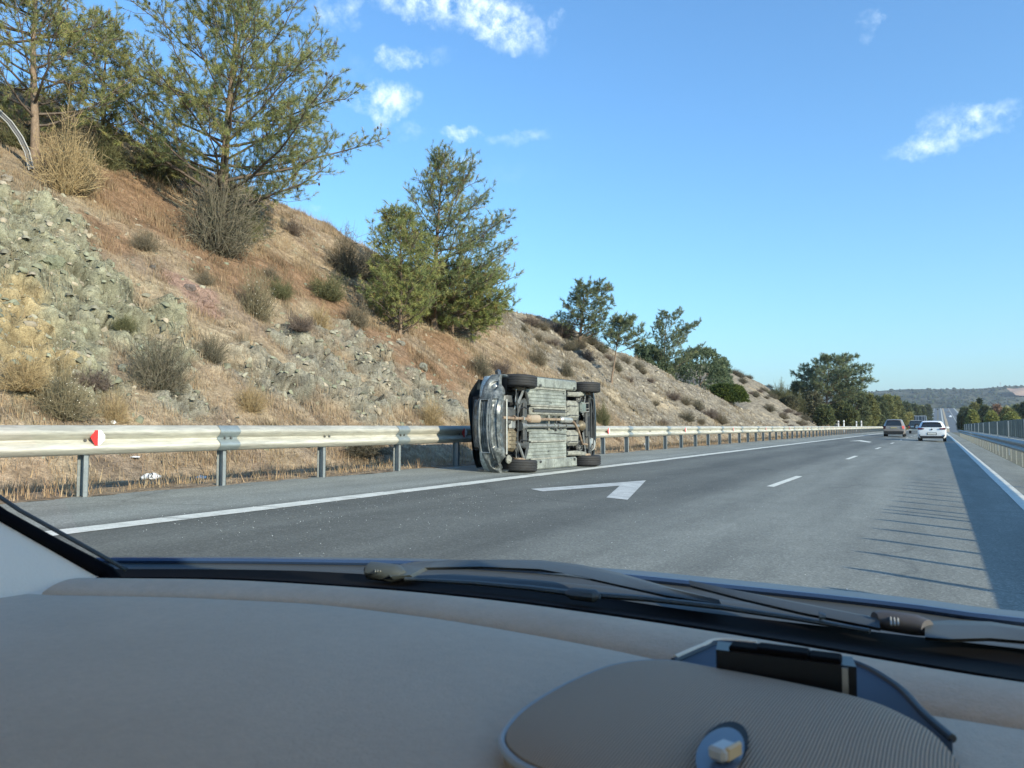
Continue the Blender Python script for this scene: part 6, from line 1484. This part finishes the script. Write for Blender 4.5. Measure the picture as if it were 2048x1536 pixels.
# resample the outline smoothly
def closed(P, n=96):
    P = [Vector(p) for p in P]; m = len(P); out = []
    for i in range(n):
        t = i * m / n; k = int(t); f = t - k; a, b, c, d = P[(k - 1) % m], P[k % m], P[(k + 1) % m], P[(k + 2) % m]
        out.append(.5 * ((2 * b) + (c - a) * f + (2 * a - 5 * b + 4 * c - d) * f * f + (3 * b - a - 3 * c + d) * f ** 3))
    return out
ring = closed(ring); cen = sum(ring, Vector()) / len(ring)
cov = MB(); rws = []
for k, (s_, dz) in enumerate([(1.03, -.03), (1.012, -.008), (1.0, 0.), (.93, .0022), (.8, .004), (.6, .0055), (.4, .0062), (.2, .0066), (.0, .0068)]):
    rws.append([tuple(cen + (p - cen) * s_ + Vector((0, 0, dz))) for p in ring + ring[:1]])
cov.grid(rws).obj('ribbed_cover', ribbed(), own, True)
MB().tube([tuple(cen + (p - cen) * 1.022 + Vector((0, 0, -.0025))) for p in ring[-18:] + ring[:36]], .0022, 8).obj('cover_edge', mat('pale_edge', (.36, .38, .38), rough=.4), own, True)
# raised rim of the dark well behind the cover
m_well = mat('blue_grey_well', (.055, .075, .105), rough=.6)
wl = [(1345, 1324), (1400, 1300), (1440, 1288), (1560, 1300), (1700, 1325), (1790, 1372), (1850, 1432), (1905, 1480)]; wb = [(1345, 1330), (1400, 1338), (1440, 1344), (1560, 1362), (1700, 1394), (1790, 1424), (1850, 1455), (1905, 1490)]
a = [Vector(PD(u, v, .158)) for u, v in wl]; b = [Vector(PD(u, v, .158)) for u, v in wb]
def dens(P, n=40):
    P = [Vector(p) for p in P]; out = []
    for i in range(n + 1):
        t = i * (len(P) - 1) / n; k = min(int(t), len(P) - 2); f = t - k; A_, B_, C_, D_ = P[max(k - 1, 0)], P[k], P[k + 1], P[min(k + 2, len(P) - 1)]
        out.append(.5 * ((2 * B_) + (C_ - A_) * f + (2 * A_ - 5 * B_ + 4 * C_ - D_) * f * f + (3 * B_ - A_ - 3 * C_ + D_) * f ** 3))
    return out
a = dens(a); b = dens(b)
MB().grid([[tuple(p) for p in a], [tuple((p + q) / 2 - Vector((0, 0, .004))) for p, q in zip(a, b)], [tuple(q + Vector((0, -.01, -.012))) for q in b]]).obj('display_well', m_well, own, True)
MB().tube([tuple(p + Vector((0, .002, 0))) for p in a], .0022, 8).obj('well_rim', mat('dark_rim', (.035, .05, .065), rough=.5), own, True)
MB().tube([tuple(p + Vector((0, .006, .001))) for p in a[:16]], .0022, 8).obj('well_lip', m_trim, own, True)
# black display box standing in the well
c0, c1, c2, c3 = [Vector(PD(*q)) for q in ((1432, 1299, .1405), (1713, 1334, .1405), (1713, 1394, .158), (1432, 1340, .158))]
bk = Vector((-.004, .020, 0))
bx = MB(); f_ = [c0, c1, c2, c3]; f_[2] = Vector((c1.x, c1.y, c2.z - .0)); f_[3] = Vector((c0.x, c0.y, c3.z - .004))
bx.prism([tuple(p) for p in f_], tuple(bk)).obj('display_box', mat('box_black', (.007, .009, .012), rough=.35), own)
ax_ = (c1 - c0); L_ = ax_.length; ax_.normalize()
for (f, ln, h_) in ((.20, .018, .003), (.48, .030, .004), (.78, .018, .003)):
    q = c0 + (c1 - c0) * f; MB().cbox((0, 0, 0), (ln, .014, h_ * 2), .001, Matrix.Translation(q + Vector((0, .008, 0))) @ Matrix.Rotation(math.atan2(ax_.y, ax_.x), 4, 'Z')).obj('clip', m_rub, own)
q = c0 + (c1 - c0) * .925; MB().box((q.x - .0016, q.y - .0022, f_[2].z + .001), (q.x + .0016, q.y - .0004, q.z - .001)).obj('chrome_strip', m_silver, own)
# oval light sensor in its recess
def oval(cu, cv, ru, rv, dl, tilt, n=40):
    return [Vector(PD(cu + ru * math.cos(a) * math.cos(tilt) - rv * math.sin(a) * math.sin(tilt), cv + ru * math.cos(a) * math.sin(tilt) + rv * math.sin(a) * math.cos(tilt), dl)) for a in np.linspace(0, 2 * math.pi, n, endpoint=False)]
def disc(name, P, m, hgt, par=own):
    c = sum(P, Vector()) / len(P); r = [[tuple(p) for p in P + P[:1]], [tuple(p + Vector((0, 0, hgt))) for p in P + P[:1]], [tuple(c + (p - c) * .9 + Vector((0, 0, hgt * 1.25))) for p in P + P[:1]], [tuple(c + (p - c) * .02 + Vector((0, 0, hgt * 1.25))) for p in P + P[:1]]]
    return MB().grid(r).obj(name, m, par, True)
zt = .1460
sens = disc('sensor_recess', oval(1446, 1500, 60, 44, zt, R(-50)), mat('recess_black', (.006, .008, .012), rough=.7), .0008)
disc('sensor_body', oval(1440, 1508, 56, 43, zt - .0015, R(-50)), mat('sensor_blue', (.07, .12, .20), rough=.35), .0006, sens)
cc_ = Vector(PD(1446, 1502, zt - .006))
MB().cbox((0, 0, 0), (.0085, .0125, .006), .0015, Matrix.Translation(cc_) @ Matrix.Rotation(R(-18), 4, 'Z')).obj('sensor_cap', mat('sensor_pale', (.50, .55, .55), rough=.3), sens)
MB().cbox((0, 0, 0), (.0022, .0115, .0062), .0008, Matrix.Translation(cc_ + Vector((.0042, .0012, .0002))) @ Matrix.Rotation(R(-18), 4, 'Z')).obj('sensor_amber', mat('sensor_amber', (.65, .52, .30), rough=.3), sens)
# windscreen, header, roof, door tops: the shell that shades the dash
gl = bpy.data.materials.new('clear_windscreen'); gl.use_nodes = True; t = NT(gl.node_tree); tr = t.n('ShaderNodeBsdfTransparent', ins={'Color': (.955, .985, .975, 1)}); t.link(tr.outputs[0], t.n('ShaderNodeOutputMaterial').inputs[0])
top = [(x, .37 - (.24 if x < 0 else .05) * (x / .7) ** 2, H + .34 - .03 * (x / .7) ** 2) for x in XS * .88]; bot = row(y0 + .012, z0 + .002)
MB().grid([bot] + [[tuple(np.array(b_) * (1 - f) + np.array(t_) * f + np.array([0, .03, .03]) * math.sin(math.pi * f)) for b_, t_ in zip(bot, top)] for f in (.25, .5, .75)] + [top]).obj('windscreen', gl, own, True)
m_liner = mat('roof_lining', (.70, .66, .60), rough=.9)
rows = [[(x, y - (.24 if x < 0 else .05) * (x / .7) ** 2 * (y > 0), H + .34 + .03 * math.sin(min(1, (.37 - y) / .8) * 1.57) - .05 * (x / .7) ** 4 - .03 * (x / .7) ** 2) for x in XS * .97] for y in (.37, .15, 0, -.2, -.5, -1, -1.6, -2.4)]
MB().grid(rows).grid([[(x, y, z + .03) for x, y, z in r] for r in rows]).obj('roof', m_liner, own, True)
for s in (-1, 1):
    MB().grid([[(s * .84, y, z) for y in (.50, .1, -.4, -1.2, -2.4)] for z in (.30, .90)] ).obj('door_panel', m_dash, own)
    if s > 0: MB().grid([[(s * (.84 - .10 * k), y - .10 * k * (y > .3), .90 + .53 * k) for y in (.55, .1, -.4, -1.2, -2.4)] for k in (0, .5, 1)]).obj('added_light_blind', leafmat('added_blind_fabric', False, (.85, .78, .66), .5), own)  # unseen blind, added to stop direct sun and pass a soft warm fill
MB().grid([[(x, -2.4, z) for x in (-.84, .84)] for z in (.3, .92)]).obj('seat_back', m_dash, own)
for s in (-1, 1): MB().tube([(s * .81, .50, .915), (s * .76, .1, 1.22), (s * .70, -.10, 1.41)], .03, 8).obj('pillar_core', m_trim, own, True) if s > 0 else None
# ------------------------------------------------------------------ air
hm = bpy.data.materials.new('haze'); hm.use_nodes = True; t = NT(hm.node_tree)
vol = t.n('ShaderNodeVolumePrincipled', ins={'Color': (.78, .88, 1.0, 1), 'Density': .00013, 'Anisotropy': .2})
t.link(vol.outputs[0], t.n('ShaderNodeOutputMaterial').inputs['Volume'])
tag(MB().box((-9500, -9500, -22), (9500, 12500, 320)).obj('haze', hm), kind='stuff')
